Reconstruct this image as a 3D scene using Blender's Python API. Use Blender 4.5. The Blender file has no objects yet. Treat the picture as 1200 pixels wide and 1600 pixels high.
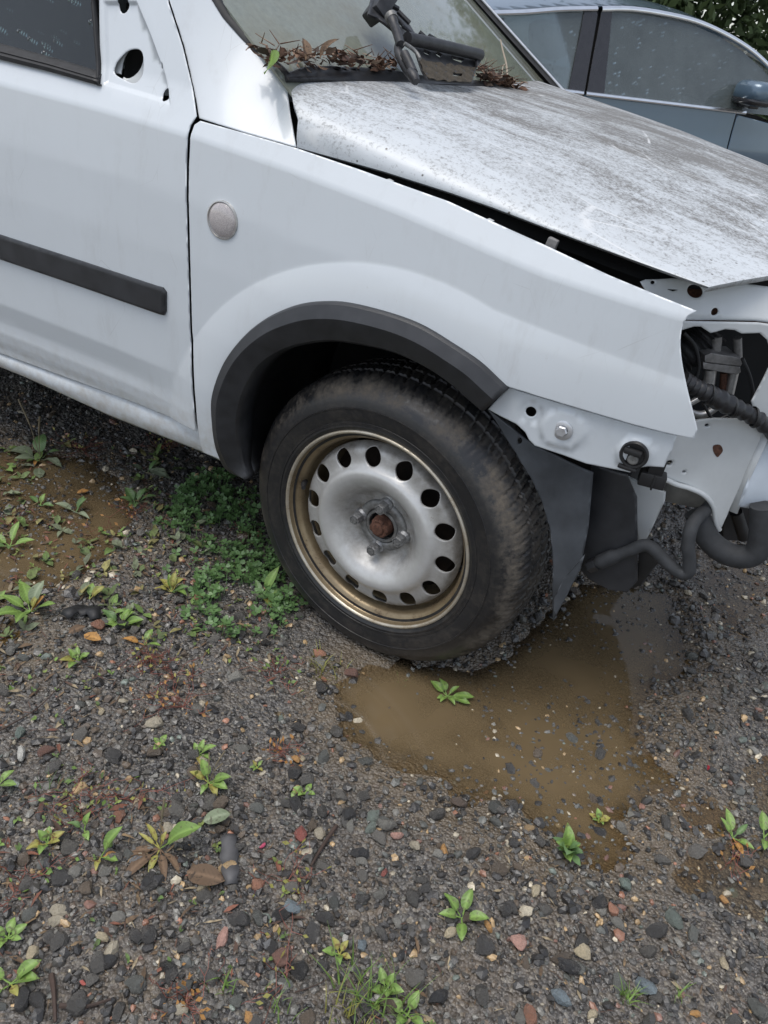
import bpy, bmesh, math, random
import numpy as np
from mathutils import Vector, Matrix
from mathutils.geometry import delaunay_2d_cdt

random.seed(7)
RNG = np.random.default_rng(11)
scene = bpy.context.scene
COL = scene.collection

# ------------------------------------------------------------------ camera
cam_d = bpy.data.cameras.new('camera')
cam_d.sensor_fit = 'VERTICAL'
cam_d.sensor_height = 36.0
cam_d.lens = 36.0 * 1200 / 1600
cam_d.clip_start = 0.02
cam_d.clip_end = 400
cam = bpy.data.objects.new('camera', cam_d)
COL.objects.link(cam)
_r = Vector((0.87573, 0.465858, 0.126777)); _u = Vector((-0.349034, 0.429456, 0.832912)); _f = Vector((-0.333574, 0.773656, -0.538688))
M = Matrix((_r, _u, -_f)).transposed().to_4x4()
M.translation = Vector((0.49999, -1.11551, 1.13208))
cam.matrix_world = M
scene.camera = cam

# ------------------------------------------------------------------ sky and sun (overcast)
SUN_EL, SUN_AZ = math.radians(74), math.radians(215)     # azimuth measured from +Y towards +X
world = bpy.data.worlds.new('World'); scene.world = world; world.use_nodes = True
nt = world.node_tree; nt.nodes.clear()
sky = nt.nodes.new('ShaderNodeTexSky'); sky.sky_type = 'NISHITA'; sky.sun_disc = False
sky.sun_elevation = SUN_EL; sky.sun_rotation = SUN_AZ
sky.air_density = 1.0; sky.dust_density = 1.5; sky.ozone_density = 1.0
hsv = nt.nodes.new('ShaderNodeHueSaturation'); hsv.inputs['Saturation'].default_value = 0.50
bg = nt.nodes.new('ShaderNodeBackground'); bg.inputs['Strength'].default_value = 0.15
wo = nt.nodes.new('ShaderNodeOutputWorld')
nt.links.new(sky.outputs['Color'], hsv.inputs['Color']); nt.links.new(hsv.outputs['Color'], bg.inputs['Color'])
nt.links.new(bg.outputs['Background'], wo.inputs['Surface'])
sun_d = bpy.data.lights.new('sun', 'SUN'); sun_d.energy = 1.5; sun_d.angle = math.radians(40); sun_d.color = (1.0, 0.965, 0.91)
sun = bpy.data.objects.new('sun', sun_d); COL.objects.link(sun)
sun.location = (0, 0, 12)
sd = Vector((math.sin(SUN_AZ) * math.cos(SUN_EL), math.cos(SUN_AZ) * math.cos(SUN_EL), math.sin(SUN_EL)))
sun.rotation_euler = sd.to_track_quat('Z', 'Y').to_euler()

scene.view_settings.view_transform = 'Standard'
scene.view_settings.look = 'None'
scene.view_settings.gamma = 1
scene.view_settings.use_curve_mapping = False
scene.view_settings.exposure = 0.45
scene.cycles.max_bounces = 8
scene.cycles.transparent_max_bounces = 16
scene.cycles.use_denoising = True


def interp(v, xs, ys):
    if v <= xs[0]: return ys[0]
    for i in range(1, len(xs)):
        if v <= xs[i]:
            k = (v - xs[i-1]) / (xs[i] - xs[i-1])
            return ys[i-1] + k * (ys[i] - ys[i-1])
    return ys[-1]

def sstep(v):
    v = max(0.0, min(1.0, v)); return v * v * (3 - 2 * v)

def zcrease(x):
    return interp(x, (-3.4, -.88, -.63, -.42, -.236, -.035, .21, .357, .55), (.94, .936, .931, .922, .907, .885, .848, .835, .82))

PW = (-.70, -.555, -.535, -.51, -.485, -.435, -.32, -.2, -.1, -.04, 0, .03, .065, .2, .62, .84)
PD = (-.02, -.006, .000, .004, .003, .014, .015, .014, .010, .004, 0, -.017, -.036, -.080, -.255, -.40)
PF = (-.02, .004, .006, .008, .010, .013, .015, .014, .010, .004, 0, -.017, -.036, -.080, -.255, -.40)

def gside(x, z):
    """how far the van's flank stands out of the plane y = 0"""
    w = z - zcrease(x)
    k = sstep((x + .62) / .25)
    a = sum(interp(w + o, PW, PD) for o in (-.004, 0, .004)) / 3
    b = sum(interp(w + o, PW, PF) for o in (-.004, 0, .004)) / 3
    g = a * (1 - k) + b * k
    if x > .1: g -= .33 * (x - .1) ** 2
    xx = min(x, .15); rho = math.hypot(xx if xx > 0 else xx * 1.02, z - .297 + .12 * max(0, x - .15))
    q = max(0.0, min(1.0, (.508 - rho) / .095)); g += .0115 * (1 - (1 - q) ** 2) * (1 - .45 * sstep((x - .12) / .25))
    return g

FR = {
 'ground': ((0, 0, 0), (1, 0, 0), (0, 1, 0), (0, 0, 1)),
 'side': ((0, 0, 0), (1, 0, 0), (0, 0, 1), (0, -1, 0)),
 'wheel': ((0, 0, .297), (.99667, -.08160, 0), (0, 0, 1), (-.08160, -.99667, 0)),
 'screen': ((-.30, .83, 1.0), (0, 1, 0), (-.829, 0, .559), (.559, 0, .829)),
 'bay': ((.42, .10, .7), (.832, .555, 0), (0, 0, 1), (.555, -.832, 0)),
 'far': ((-3.06, 7.15, 0), (.918, .396, 0), (0, 0, 1), (.396, -.918, 0)),
 'car': ((-.7064, 3.4897, -.02), (.5974, .8019, 0), (0, 0, 1), (.8019, -.5974, 0)),
 'glasshouse': ((-.7064, 3.4897, .915), (.5974, .8019, 0), (-.2743, .2043, .9397), (.7535, -.5614, .3420)),
}
FR['cowl'] = ((-.4076, .0772, 1.0266), (.95826, .23737, -.15934), (0, .55734, .83028), (.28589, -.79563, .53408))
def gcowl(s, t): return -.0069 - .0117 * s - .0136 * t - 1.3685 * s * t
def gscreen(s, t): return .05 * (1 - (s / .75) ** 2)


# ------------------------------------------------------------------ materials
def new_mat(name):
    m = bpy.data.materials.new(name); m.use_nodes = True
    n = m.node_tree.nodes; p = n['Principled BSDF']
    return m, m.node_tree, p

def setp(p, **k):
    names = {'base': 'Base Color', 'rough': 'Roughness', 'metal': 'Metallic', 'coat': 'Coat Weight', 'coatr': 'Coat Roughness',
             'ior': 'IOR', 'spec': 'Specular IOR Level', 'alpha': 'Alpha', 'trans': 'Transmission Weight', 'sss': 'Subsurface Weight'}
    for a, v in k.items():
        p.inputs[names[a]].default_value = (v[0], v[1], v[2], 1) if a == 'base' else v

class NB:
    """small node-building helper"""
    def __init__(s, t): s.t = t; s.L = t.links
    def n(s, ty, **kw):
        o = s.t.nodes.new(ty)
        for k, v in kw.items(): setattr(o, k, v)
        return o
    def obj(s): return s.n('ShaderNodeTexCoord').outputs['Object']
    def mapp(s, vec, scale=(1, 1, 1), loc=(0, 0, 0)):
        m = s.n('ShaderNodeMapping'); m.inputs['Scale'].default_value = scale; m.inputs['Location'].default_value = loc
        s.L.new(vec, m.inputs['Vector']); return m.outputs['Vector']
    def noise(s, vec, scale, detail=4, rough=.55, dist=0):
        o = s.n('ShaderNodeTexNoise'); o.inputs['Scale'].default_value = scale; o.inputs['Detail'].default_value = detail
        o.inputs['Roughness'].default_value = rough; o.inputs['Distortion'].default_value = dist
        if vec is not None: s.L.new(vec, o.inputs['Vector'])
        return o.outputs['Fac']
    def ramp(s, fac, stops):
        o = s.n('ShaderNodeValToRGB'); e = o.color_ramp.elements
        while len(e) < len(stops): e.new(.5)
        for el, (p, c) in zip(e, stops):
            el.position = p; el.color = (c, c, c, 1) if isinstance(c, (int, float)) else (c[0], c[1], c[2], 1)
        s.L.new(fac, o.inputs['Fac']); return o.outputs['Color']
    def mix(s, fac, a, b):
        o = s.n('ShaderNodeMix', data_type='RGBA')
        for sock, v in ((o.inputs[0], fac), (o.inputs[6], a), (o.inputs[7], b)):
            if isinstance(v, (int, float)): sock.default_value = v
            elif isinstance(v, tuple): sock.default_value = (v[0], v[1], v[2], 1)
            else: s.L.new(v, sock)
        return o.outputs[2]
    def math(s, op, a, b=None, c=None, clamp=False):
        o = s.n('ShaderNodeMath', operation=op, use_clamp=clamp)
        for i, v in enumerate((a, b, c)):
            if v is None: continue
            if isinstance(v, (int, float)): o.inputs[i].default_value = v
            else: s.L.new(v, o.inputs[i])
        return o.outputs[0]
    def bump(s, h, strength=.3, dist=.002, nrm=None):
        o = s.n('ShaderNodeBump'); o.inputs['Strength'].default_value = strength; o.inputs['Distance'].default_value = dist
        s.L.new(h, o.inputs['Height'])
        if nrm is not None: s.L.new(nrm, o.inputs['Normal'])
        return o.outputs['Normal']
    def sep(s, v):
        o = s.n('ShaderNodeSeparateXYZ'); s.L.new(v, o.inputs[0]); return o.outputs
    def link(s, a, b): s.L.new(a, b)

def simple(name, base, rough=.5, metal=0, coat=0, var=.12, scale=60, bump=0, bscale=300, spec=.5):
    m, t, p = new_mat(name); b = NB(t); setp(p, base=base, rough=rough, metal=metal, coat=coat, spec=spec)
    o = b.obj(); n = b.noise(o, scale, 5)
    lo = tuple(c * (1 - var) for c in base); hi = tuple(min(1, c * (1 + var)) for c in base)
    b.link(b.ramp(n, [(.3, lo), (.7, hi)]), p.inputs['Base Color'])
    b.link(b.ramp(b.noise(o, scale * .5, 4), [(.3, max(.02, rough - .07)), (.7, min(1, rough + .07))]), p.inputs['Roughness'])
    if bump: b.link(b.bump(b.noise(o, bscale, 4), bump, .001), p.inputs['Normal'])
    return m

def paint_white(name='white_paint', grime=0.0):
    m, t, p = new_mat(name); b = NB(t); o = b.obj()
    setp(p, rough=.40, coat=.7, coatr=.1, spec=.4)
    n1 = b.noise(o, 3.5, 6, .6); n2 = b.noise(o, 55, 4, .6)
    base = b.mix(b.ramp(n1, [(.42, 0.0), (.75, .35)]), (.60, .635, .66), (.53, .555, .565))
    # small scuffs and splash marks
    sc = b.math('MULTIPLY', b.ramp(b.noise(b.mapp(o, (30, 30, 18)), 6, 3, .7), [(.66, 0.), (.76, .5)]), b.ramp(b.noise(o, 5, 2), [(.5, 0.), (.62, 1.)]))
    base = b.mix(sc, base, (.42, .40, .37))
    # road dirt low on the flank
    z = b.sep(o)[2]
    low = b.math('MULTIPLY', b.ramp(z, [(.32, .75), (.46, 0.)]), b.ramp(n2, [(.35, 0.), (.7, 1.)]))
    base = b.mix(low, base, (.40, .37, .32))
    wv = b.noise(b.mapp(o, (9, 9, 2.2)), 3, 5, .7)
    runs = b.math('MULTIPLY', b.ramp(wv, [(.52, 0.), (.72, .30)]), b.ramp(n1, [(.40, 0.), (.6, 1.)]))
    base = b.mix(runs, base, (.40, .40, .39))
    scr = b.n('ShaderNodeTexVoronoi', feature='DISTANCE_TO_EDGE'); scr.inputs['Scale'].default_value = 7
    b.link(b.mapp(o, (2.2, 1, 1.1), (.3, 0, .2)), scr.inputs['Vector'])
    sm = b.math('MULTIPLY', b.ramp(scr.outputs['Distance'], [(.0012, 1.), (.004, 0.)]), b.ramp(b.noise(o, 7, 3), [(.56, 0.), (.64, .55)]))
    base = b.mix(sm, base, (.33, .33, .32))
    b.link(base, p.inputs['Base Color'])
    b.link(b.ramp(n2, [(.3, .08), (.8, .17)]), p.inputs['Coat Roughness'])
    # beads of rain
    v = b.n('ShaderNodeTexVoronoi'); v.inputs['Scale'].default_value = 38; v.inputs['Randomness'].default_value = 1
    b.link(o, v.inputs['Vector'])
    wn = b.n('ShaderNodeTexWhiteNoise'); b.link(v.outputs['Position'], wn.inputs['Vector'])
    drop = b.math('MULTIPLY', b.ramp(v.outputs['Distance'], [(.05, 1.), (.12, 0.)]), b.math('GREATER_THAN', wn.outputs['Value'], .93))
    b.link(b.bump(drop, .5, .0012), p.inputs['Coat Normal'])
    return m

def paint_bonnet():
    m, t, p = new_mat('weathered_white_paint'); b = NB(t); o = b.obj(); s = b.sep(o)
    setp(p, coat=.25, coatr=.3, spec=.4)
    big = b.noise(o, 3.2, 5, .6)
    streak = b.noise(b.mapp(o, (2.0, 26, 8)), 2.2, 6, .65, .3)
    fine = b.noise(o, 210, 3, .75); fine2 = b.noise(o, 85, 4, .7)
    # grime lies thicker on the flat top than on the washed shoulder
    yy = b.math('ADD', s[1], b.math('MULTIPLY', b.math('SUBTRACT', big, .5), .45))
    blot = b.ramp(b.noise(b.mapp(o, (1, 1.6, 1), (2, 5, 0)), 6.5, 5, .65), [(.36, 0.), (.66, 1.)])
    amt = b.ramp(yy, [(.05, .20), (.24, .52), (.50, .74), (.85, .95)])
    amt = b.math('MULTIPLY', amt, b.math('ADD', .45, b.math('MULTIPLY', blot, .75)))
    amt = b.math('ADD', b.math('MULTIPLY', amt, .75), b.math('MULTIPLY', b.math('SUBTRACT', streak, .5), .55), clamp=True)
    spk = b.ramp(b.math('ADD', b.math('MULTIPLY', fine, .55), b.math('ADD', b.math('MULTIPLY', fine2, .45), b.math('MULTIPLY', amt, .42))), [(.575, 0.), (.77, 1.)])
    film = b.math('MULTIPLY', amt, b.ramp(b.noise(o, 28, 5, .65), [(.3, .35), (.7, .85)]))
    base = b.mix(film, (.57, .60, .62), (.30, .30, .30))
    base = b.mix(b.math('MULTIPLY', spk, .85), base, (.12, .115, .108))
    brown = b.math('MULTIPLY', b.ramp(b.noise(b.mapp(o, (1.4, 9, 4), (3, 1, 0)), 2.0, 4), [(.40, 0.), (.68, .62)]), amt)
    base = b.mix(brown, base, (.15, .138, .12))
    # scattered dark specks
    v = b.n('ShaderNodeTexVoronoi'); v.inputs['Scale'].default_value = 60; b.link(o, v.inputs['Vector'])
    wn = b.n('ShaderNodeTexWhiteNoise'); b.link(v.outputs['Position'], wn.inputs['Vector'])
    dk = b.math('MULTIPLY', b.ramp(v.outputs['Distance'], [(.08, 1.), (.16, 0.)]), b.math('GREATER_THAN', wn.outputs['Value'], .86))
    base = b.mix(dk, base, (.08, .07, .06))
    # pale runs where water has rinsed the dirt
    cr = b.n('ShaderNodeTexVoronoi', feature='DISTANCE_TO_EDGE'); cr.inputs['Scale'].default_value = 4.5
    b.link(b.mapp(o, (1.1, 2.6, 1)), cr.inputs['Vector'])
    ln = b.math('MULTIPLY', b.ramp(cr.outputs['Distance'], [(.004, 1.), (.02, 0.)]), b.ramp(b.noise(o, 9, 3), [(.5, 0.), (.62, .8)]))
    base = b.mix(ln, base, (.66, .67, .67))
    b.link(base, p.inputs['Base Color'])
    b.link(b.ramp(spk, [(0., .40), (1., .75)]), p.inputs['Roughness'])
    b.link(b.math('SUBTRACT', .3, b.math('MULTIPLY', spk, .3)), p.inputs['Coat Weight'])
    b.link(b.bump(b.math('ADD', fine2, fine), .15, .0006), p.inputs['Normal'])
    return m

def tyre_rubber():
    m, t, p = new_mat('dusty_tyre_rubber'); b = NB(t); o = b.obj(); s = b.sep(o)
    rad = b.math('SQRT', b.math('ADD', b.math('POWER', s[0], 2.), b.math('POWER', s[1], 2.)))
    n = b.noise(o, 14, 6, .7); f = b.noise(o, 120, 4, .7)
    band = b.ramp(rad, [(.264, 0.), (.281, .68), (.294, .8), (.306, .28)])
    dirt = b.math('MULTIPLY', band, b.ramp(b.math('ADD', b.math('MULTIPLY', n, .7), b.math('MULTIPLY', f, .3)), [(.44, .0), (.62, 1.)]))
    faint = b.ramp(b.math('ADD', b.math('MULTIPLY', n, .6), b.math('MULTIPLY', f, .4)), [(.48, 0.), (.75, .26)])
    dirt = b.math('MAXIMUM', dirt, faint)
    b.link(b.mix(dirt, (.018, .018, .019), (.165, .138, .106)), p.inputs['Base Color'])
    b.link(b.ramp(dirt, [(0., .34), (.6, .85)]), p.inputs['Roughness'])
    b.link(b.bump(b.math('ADD', f, b.noise(o, 500, 2)), .25, .0008), p.inputs['Normal'])
    return m

def rim_paint(name, c1, c2, c3, rust=.5):
    m, t, p = new_mat(name); b = NB(t); o = b.obj(); s = b.sep(o)
    setp(p, metal=.55, rough=.38, spec=.5)
    n = b.noise(o, 22, 6, .7); f = b.noise(o, 160, 4, .75)
    base = b.mix(b.ramp(n, [(.4, 0.), (.7, .8)]), c1, c2)
    rs = b.ramp(b.math('ADD', b.math('MULTIPLY', n, .5), b.math('MULTIPLY', f, .5)), [(.54, 0.), (.66, rust)])
    base = b.mix(rs, base, c3)
    b.link(base, p.inputs['Base Color']); b.link(b.ramp(rs, [(0., .36), (.5, .8)]), p.inputs['Roughness'])
    b.link(b.ramp(rs, [(0., .55), (.5, 0.)]), p.inputs['Metallic'])
    b.link(b.bump(f, .12, .0005), p.inputs['Normal'])
    return m

def disc_paint():
    m, t, p = new_mat('silver_wheel_paint'); b = NB(t); o = b.obj(); s = b.sep(o)
    setp(p, metal=.45, rough=.4)
    rad = b.math('SQRT', b.math('ADD', b.math('POWER', s[0], 2.), b.math('POWER', s[1], 2.)))
    n = b.noise(o, 18, 6, .7); f = b.noise(o, 200, 3, .75)
    base = b.mix(b.ramp(n, [(.35, 0.), (.75, .7)]), (.62, .62, .61), (.50, .49, .46))
    grime = b.math('MULTIPLY', b.ramp(rad, [(.060, .95), (.088, .50), (.108, .08), (.125, .05), (.170, .8)]), b.ramp(n, [(.3, .3), (.65, 1.)]))  # grime by radius; the dish centre is also darkened for its shade
    base = b.mix(grime, base, (.12, .10, .075))
    ch = b.ramp(b.math('ADD', b.math('MULTIPLY', f, .6), b.math('MULTIPLY', n, .4)), [(.645, 0.), (.68, 1.)])
    base = b.mix(ch, base, (.20, .13, .07))
    b.link(base, p.inputs['Base Color'])
    b.link(b.ramp(grime, [(0., .36), (.7, .7)]), p.inputs['Roughness'])
    b.link(b.bump(f, .08, .0004), p.inputs['Normal'])
    return m

def glass_mat(name, tint, film, film_amt, rough=.03, drops=True, dirt=None, dscale=70, dstr=.9):
    """pane: see-through tinted, dulled by a thin film of dust, rain and, on the cars, painted sky reflection, mirror-like at grazing angles"""
    m = bpy.data.materials.new(name); m.use_nodes = True; t = m.node_tree; t.nodes.clear(); b = NB(t)
    out = b.n('ShaderNodeOutputMaterial'); o = b.obj()
    tr = b.n('ShaderNodeBsdfTransparent'); tr.inputs['Color'].default_value = (*tint, 1)
    df = b.n('ShaderNodeBsdfDiffuse'); df.inputs['Color'].default_value = (*film, 1)
    gl = b.n('ShaderNodeBsdfGlossy'); gl.inputs['Roughness'].default_value = rough; gl.inputs['Color'].default_value = (.95, .97, 1, 1)
    fr = b.n('ShaderNodeFresnel'); fr.inputs['IOR'].default_value = 1.52
    n = b.noise(o, 6, 6, .65); f = b.noise(o, 90, 4, .7)
    fa = b.ramp(b.math('ADD', b.math('MULTIPLY', n, .6), b.math('MULTIPLY', f, .4)), [(.3, film_amt * .75), (.7, min(1, film_amt * 1.3))])
    if dirt is not None:
        b.link(b.mix(b.ramp(n, [(.42, 0.), (.66, 1.)]), film, dirt), df.inputs['Color'])
    mx = b.n('ShaderNodeMixShader'); b.link(fa, mx.inputs[0]); b.link(tr.outputs[0], mx.inputs[1]); b.link(df.outputs[0], mx.inputs[2])
    m2 = b.n('ShaderNodeMixShader'); b.link(fr.outputs[0], m2.inputs[0]); b.link(mx.outputs[0], m2.inputs[1]); b.link(gl.outputs[0], m2.inputs[2])
    if drops:
        v = b.n('ShaderNodeTexVoronoi'); v.inputs['Scale'].default_value = dscale; b.link(b.mapp(o, (1, 1, .8)), v.inputs['Vector'])
        wn = b.n('ShaderNodeTexWhiteNoise'); b.link(v.outputs['Position'], wn.inputs['Vector'])
        d = b.math('MULTIPLY', b.ramp(v.outputs['Distance'], [(.06, 1.), (.22, 0.)]), b.math('GREATER_THAN', wn.outputs['Value'], .62))
        nn = b.bump(d, dstr, .002)
        b.link(nn, gl.inputs['Normal']); b.link(nn, fr.inputs['Normal'])
    b.link(m2.outputs[0], out.inputs['Surface'])
    return m

MT = {}
MT['white'] = paint_white()
MT['bonnet'] = paint_bonnet()
MT['inner_white'] = simple('dull_white_primer', (.58, .60, .60), .45, 0, .4, .12, 9)
MT['plastic'] = simple('grey_black_plastic', (.026, .027, .030), .42, 0, 0, .25, 30, .3, 900)
MT['plastic_dark'] = simple('black_plastic', (.014, .014, .015), .45, 0, 0, .3, 40, .2, 500)
MT['liner'] = simple('faded_liner_plastic', (.060, .066, .074), .55, 0, 0, .3, 18, .25, 400)
MT['rubber'] = simple('black_rubber', (.018, .018, .019), .6, 0, 0, .3, 60)
MT['void'] = simple('shade_black', (.006, .006, .006), .9, 0, 0, .3, 30)  # near-black colour stands in for shade in gaps and hollows
MT['tyre'] = tyre_rubber()
MT['barrel'] = rim_paint('rusty_rim_paint', (.30, .235, .145), (.17, .115, .06), (.045, .030, .020), .85)
MT['flange'] = rim_paint('worn_rim_flange', (.52, .48, .40), (.33, .26, .16), (.09, .055, .03), .7)
MT['disc'] = disc_paint()
MT['bolt'] = simple('dull_bolt_steel', (.28, .28, .28), .42, .7, 0, .35, 250, .3, 600)
MT['rust'] = simple('rusty_iron', (.10, .045, .028), .85, .1, 0, .5, 180, .6, 400)
MT['hub'] = simple('grimy_hub_steel', (.20, .198, .19), .5, .5, 0, .4, 90, .3, 300)
MT['zinc'] = simple('zinc_plated_steel', (.62, .63, .65), .35, .7, 0, .1, 120)
MT['lens'] = None
MT['alu'] = simple('dull_aluminium', (.55, .54, .52), .35, .75, 0, .2, 90, .15, 400)
MT['alu_dark'] = simple('cast_aluminium', (.24, .23, .22), .55, .4, 0, .25, 120, .3, 300)
MT['foam'] = simple('foam_hose', (.035, .037, .040), .75, 0, 0, .25, 60, .25, 500)
MT['tape'] = simple('black_tape', (.016, .016, .018), .42, 0, 0, .3, 90, .3, 300)
MT['wiper_steel'] = simple('worn_black_steel', (.030, .030, .032), .45, .2, 0, .5, 60, .3, 300)
MT['moss_dirt'] = simple('mossy_dirt', (.055, .045, .032), .95, 0, 0, .5, 300, .8, 500)
MT['side_glass'] = glass_mat('rainy_side_glass', (.40, .48, .45), (.13, .15, .14), .12, .02, True, None, 55)
MT['screen_glass'] = glass_mat('dirty_windscreen', (.55, .62, .58), (.33, .36, .31), .62, .06, False, (.25, .25, .19))
MT['car_glass'] = glass_mat('sky_toned_car_glass', (.66, .72, .72), (.42, .49, .49), .22, .02, True, None, 40, .25)  # pale film colour stands in for sky reflected in the panes

# ------------------------------------------------------------------ geometry helpers
def tag(o, label=None, cat=None, group=None, kind=None):
    if label: o['label'] = label
    if cat: o['category'] = cat
    if group: o['group'] = group
    if kind: o['kind'] = kind
    return o

def empty(name, loc=(0, 0, 0)):
    o = bpy.data.objects.new(name, None); COL.objects.link(o); o.location = loc; o.empty_display_size = .05
    return o

def mesh_obj(name, verts, faces, mat, parent=None, smooth=True, origin=None):
    me = bpy.data.meshes.new(name)
    vs = [Vector(v) for v in verts]
    if origin is not None: vs = [v - Vector(origin) for v in vs]
    me.from_pydata(vs, [], faces); me.update()
    if mat: me.materials.append(mat)
    if smooth: me.polygons.foreach_set('use_smooth', [True] * len(me.polygons))
    o = bpy.data.objects.new(name, me); COL.objects.link(o)
    if origin is not None: o.location = origin
    if parent is not None: set_parent(o, parent)
    return o

def world_loc(o):
    v = Vector(o.location)
    while o.parent: o = o.parent; v = v + Vector(o.location)
    return v

def set_parent(o, parent):
    pl = world_loc(parent)                 # parents are never rotated or scaled
    o.parent = parent
    o.location = Vector(o.location) - pl

def autosmooth(o, ang=35):
    me = o.data
    bm = bmesh.new(); bm.from_mesh(me)
    for e in bm.edges:
        if len(e.link_faces) == 2 and e.calc_face_angle(0) > math.radians(ang): e.smooth = False
    bm.to_mesh(me); bm.free()
    return o

def densify(pts, step, closed=True):
    out = []; n = len(pts)
    for i in range(n if closed else n - 1):
        a, b = pts[i], pts[(i + 1) % n]
        k = max(1, int(math.ceil(math.dist(a, b) / step)))
        for j in range(k): out.append(tuple(a[c] + (b[c] - a[c]) * j / k for c in range(len(a))))
    if not closed: out.append(tuple(pts[-1]))
    return out

def spline(pts, n=8, closed=False):
    P = [Vector(p) for p in pts]; m = len(P); out = []
    for i in range(m if closed else m - 1):
        p1, p2 = P[i], P[(i + 1) % m]
        p0 = P[i - 1] if (i > 0 or closed) else p1 * 2 - p2
        p3 = P[(i + 2) % m] if (i + 2 < m or closed) else p2 * 2 - p1
        for j in range(n):
            t = j / n
            out.append(.5 * ((2 * p1) + (p2 - p0) * t + (2 * p0 - 5 * p1 + 4 * p2 - p3) * t * t + (3 * p1 - p0 - 3 * p2 + p3) * t ** 3))
    if not closed: out.append(P[-1])
    return [tuple(v) for v in out]

def inside(poly, x, y):
    c = False; n = len(poly); j = n - 1
    for i in range(n):
        xi, yi = poly[i][0], poly[i][1]; xj, yj = poly[j][0], poly[j][1]
        if (yi > y) != (yj > y) and x < (xj - xi) * (y - yi) / (yj - yi) + xi: c = not c
        j = i
    return c

def np_inside(poly, X, Y):
    c = np.zeros(X.shape, bool); n = len(poly); j = n - 1
    for i in range(n):
        xi, yi = poly[i]; xj, yj = poly[j]
        if yi != yj:
            c ^= ((yi > Y) != (yj > Y)) & (X < (xj - xi) * (Y - yi) / (yj - yi) + xi)
        j = i
    return c

def np_dist(poly, X, Y):
    d = np.full(X.shape, 1e9); n = len(poly)
    for i in range(n):
        ax, ay = poly[i]; bx, by = poly[(i + 1) % n]
        vx, vy = bx - ax, by - ay; L = vx * vx + vy * vy + 1e-12
        t = np.clip(((X - ax) * vx + (Y - ay) * vy) / L, 0, 1)
        d = np.minimum(d, np.hypot(X - ax - t * vx, Y - ay - t * vy))
    return d

def circle(cx, cy, r, n=20, r2=None, rot=0):
    r2 = r2 or r; c, s = math.cos(rot), math.sin(rot); out = []
    for i in range(n):
        a = 2 * math.pi * i / n; u, v = r * math.cos(a), r2 * math.sin(a)
        out.append((cx + u * c - v * s, cy + u * s + v * c))
    return out

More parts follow.
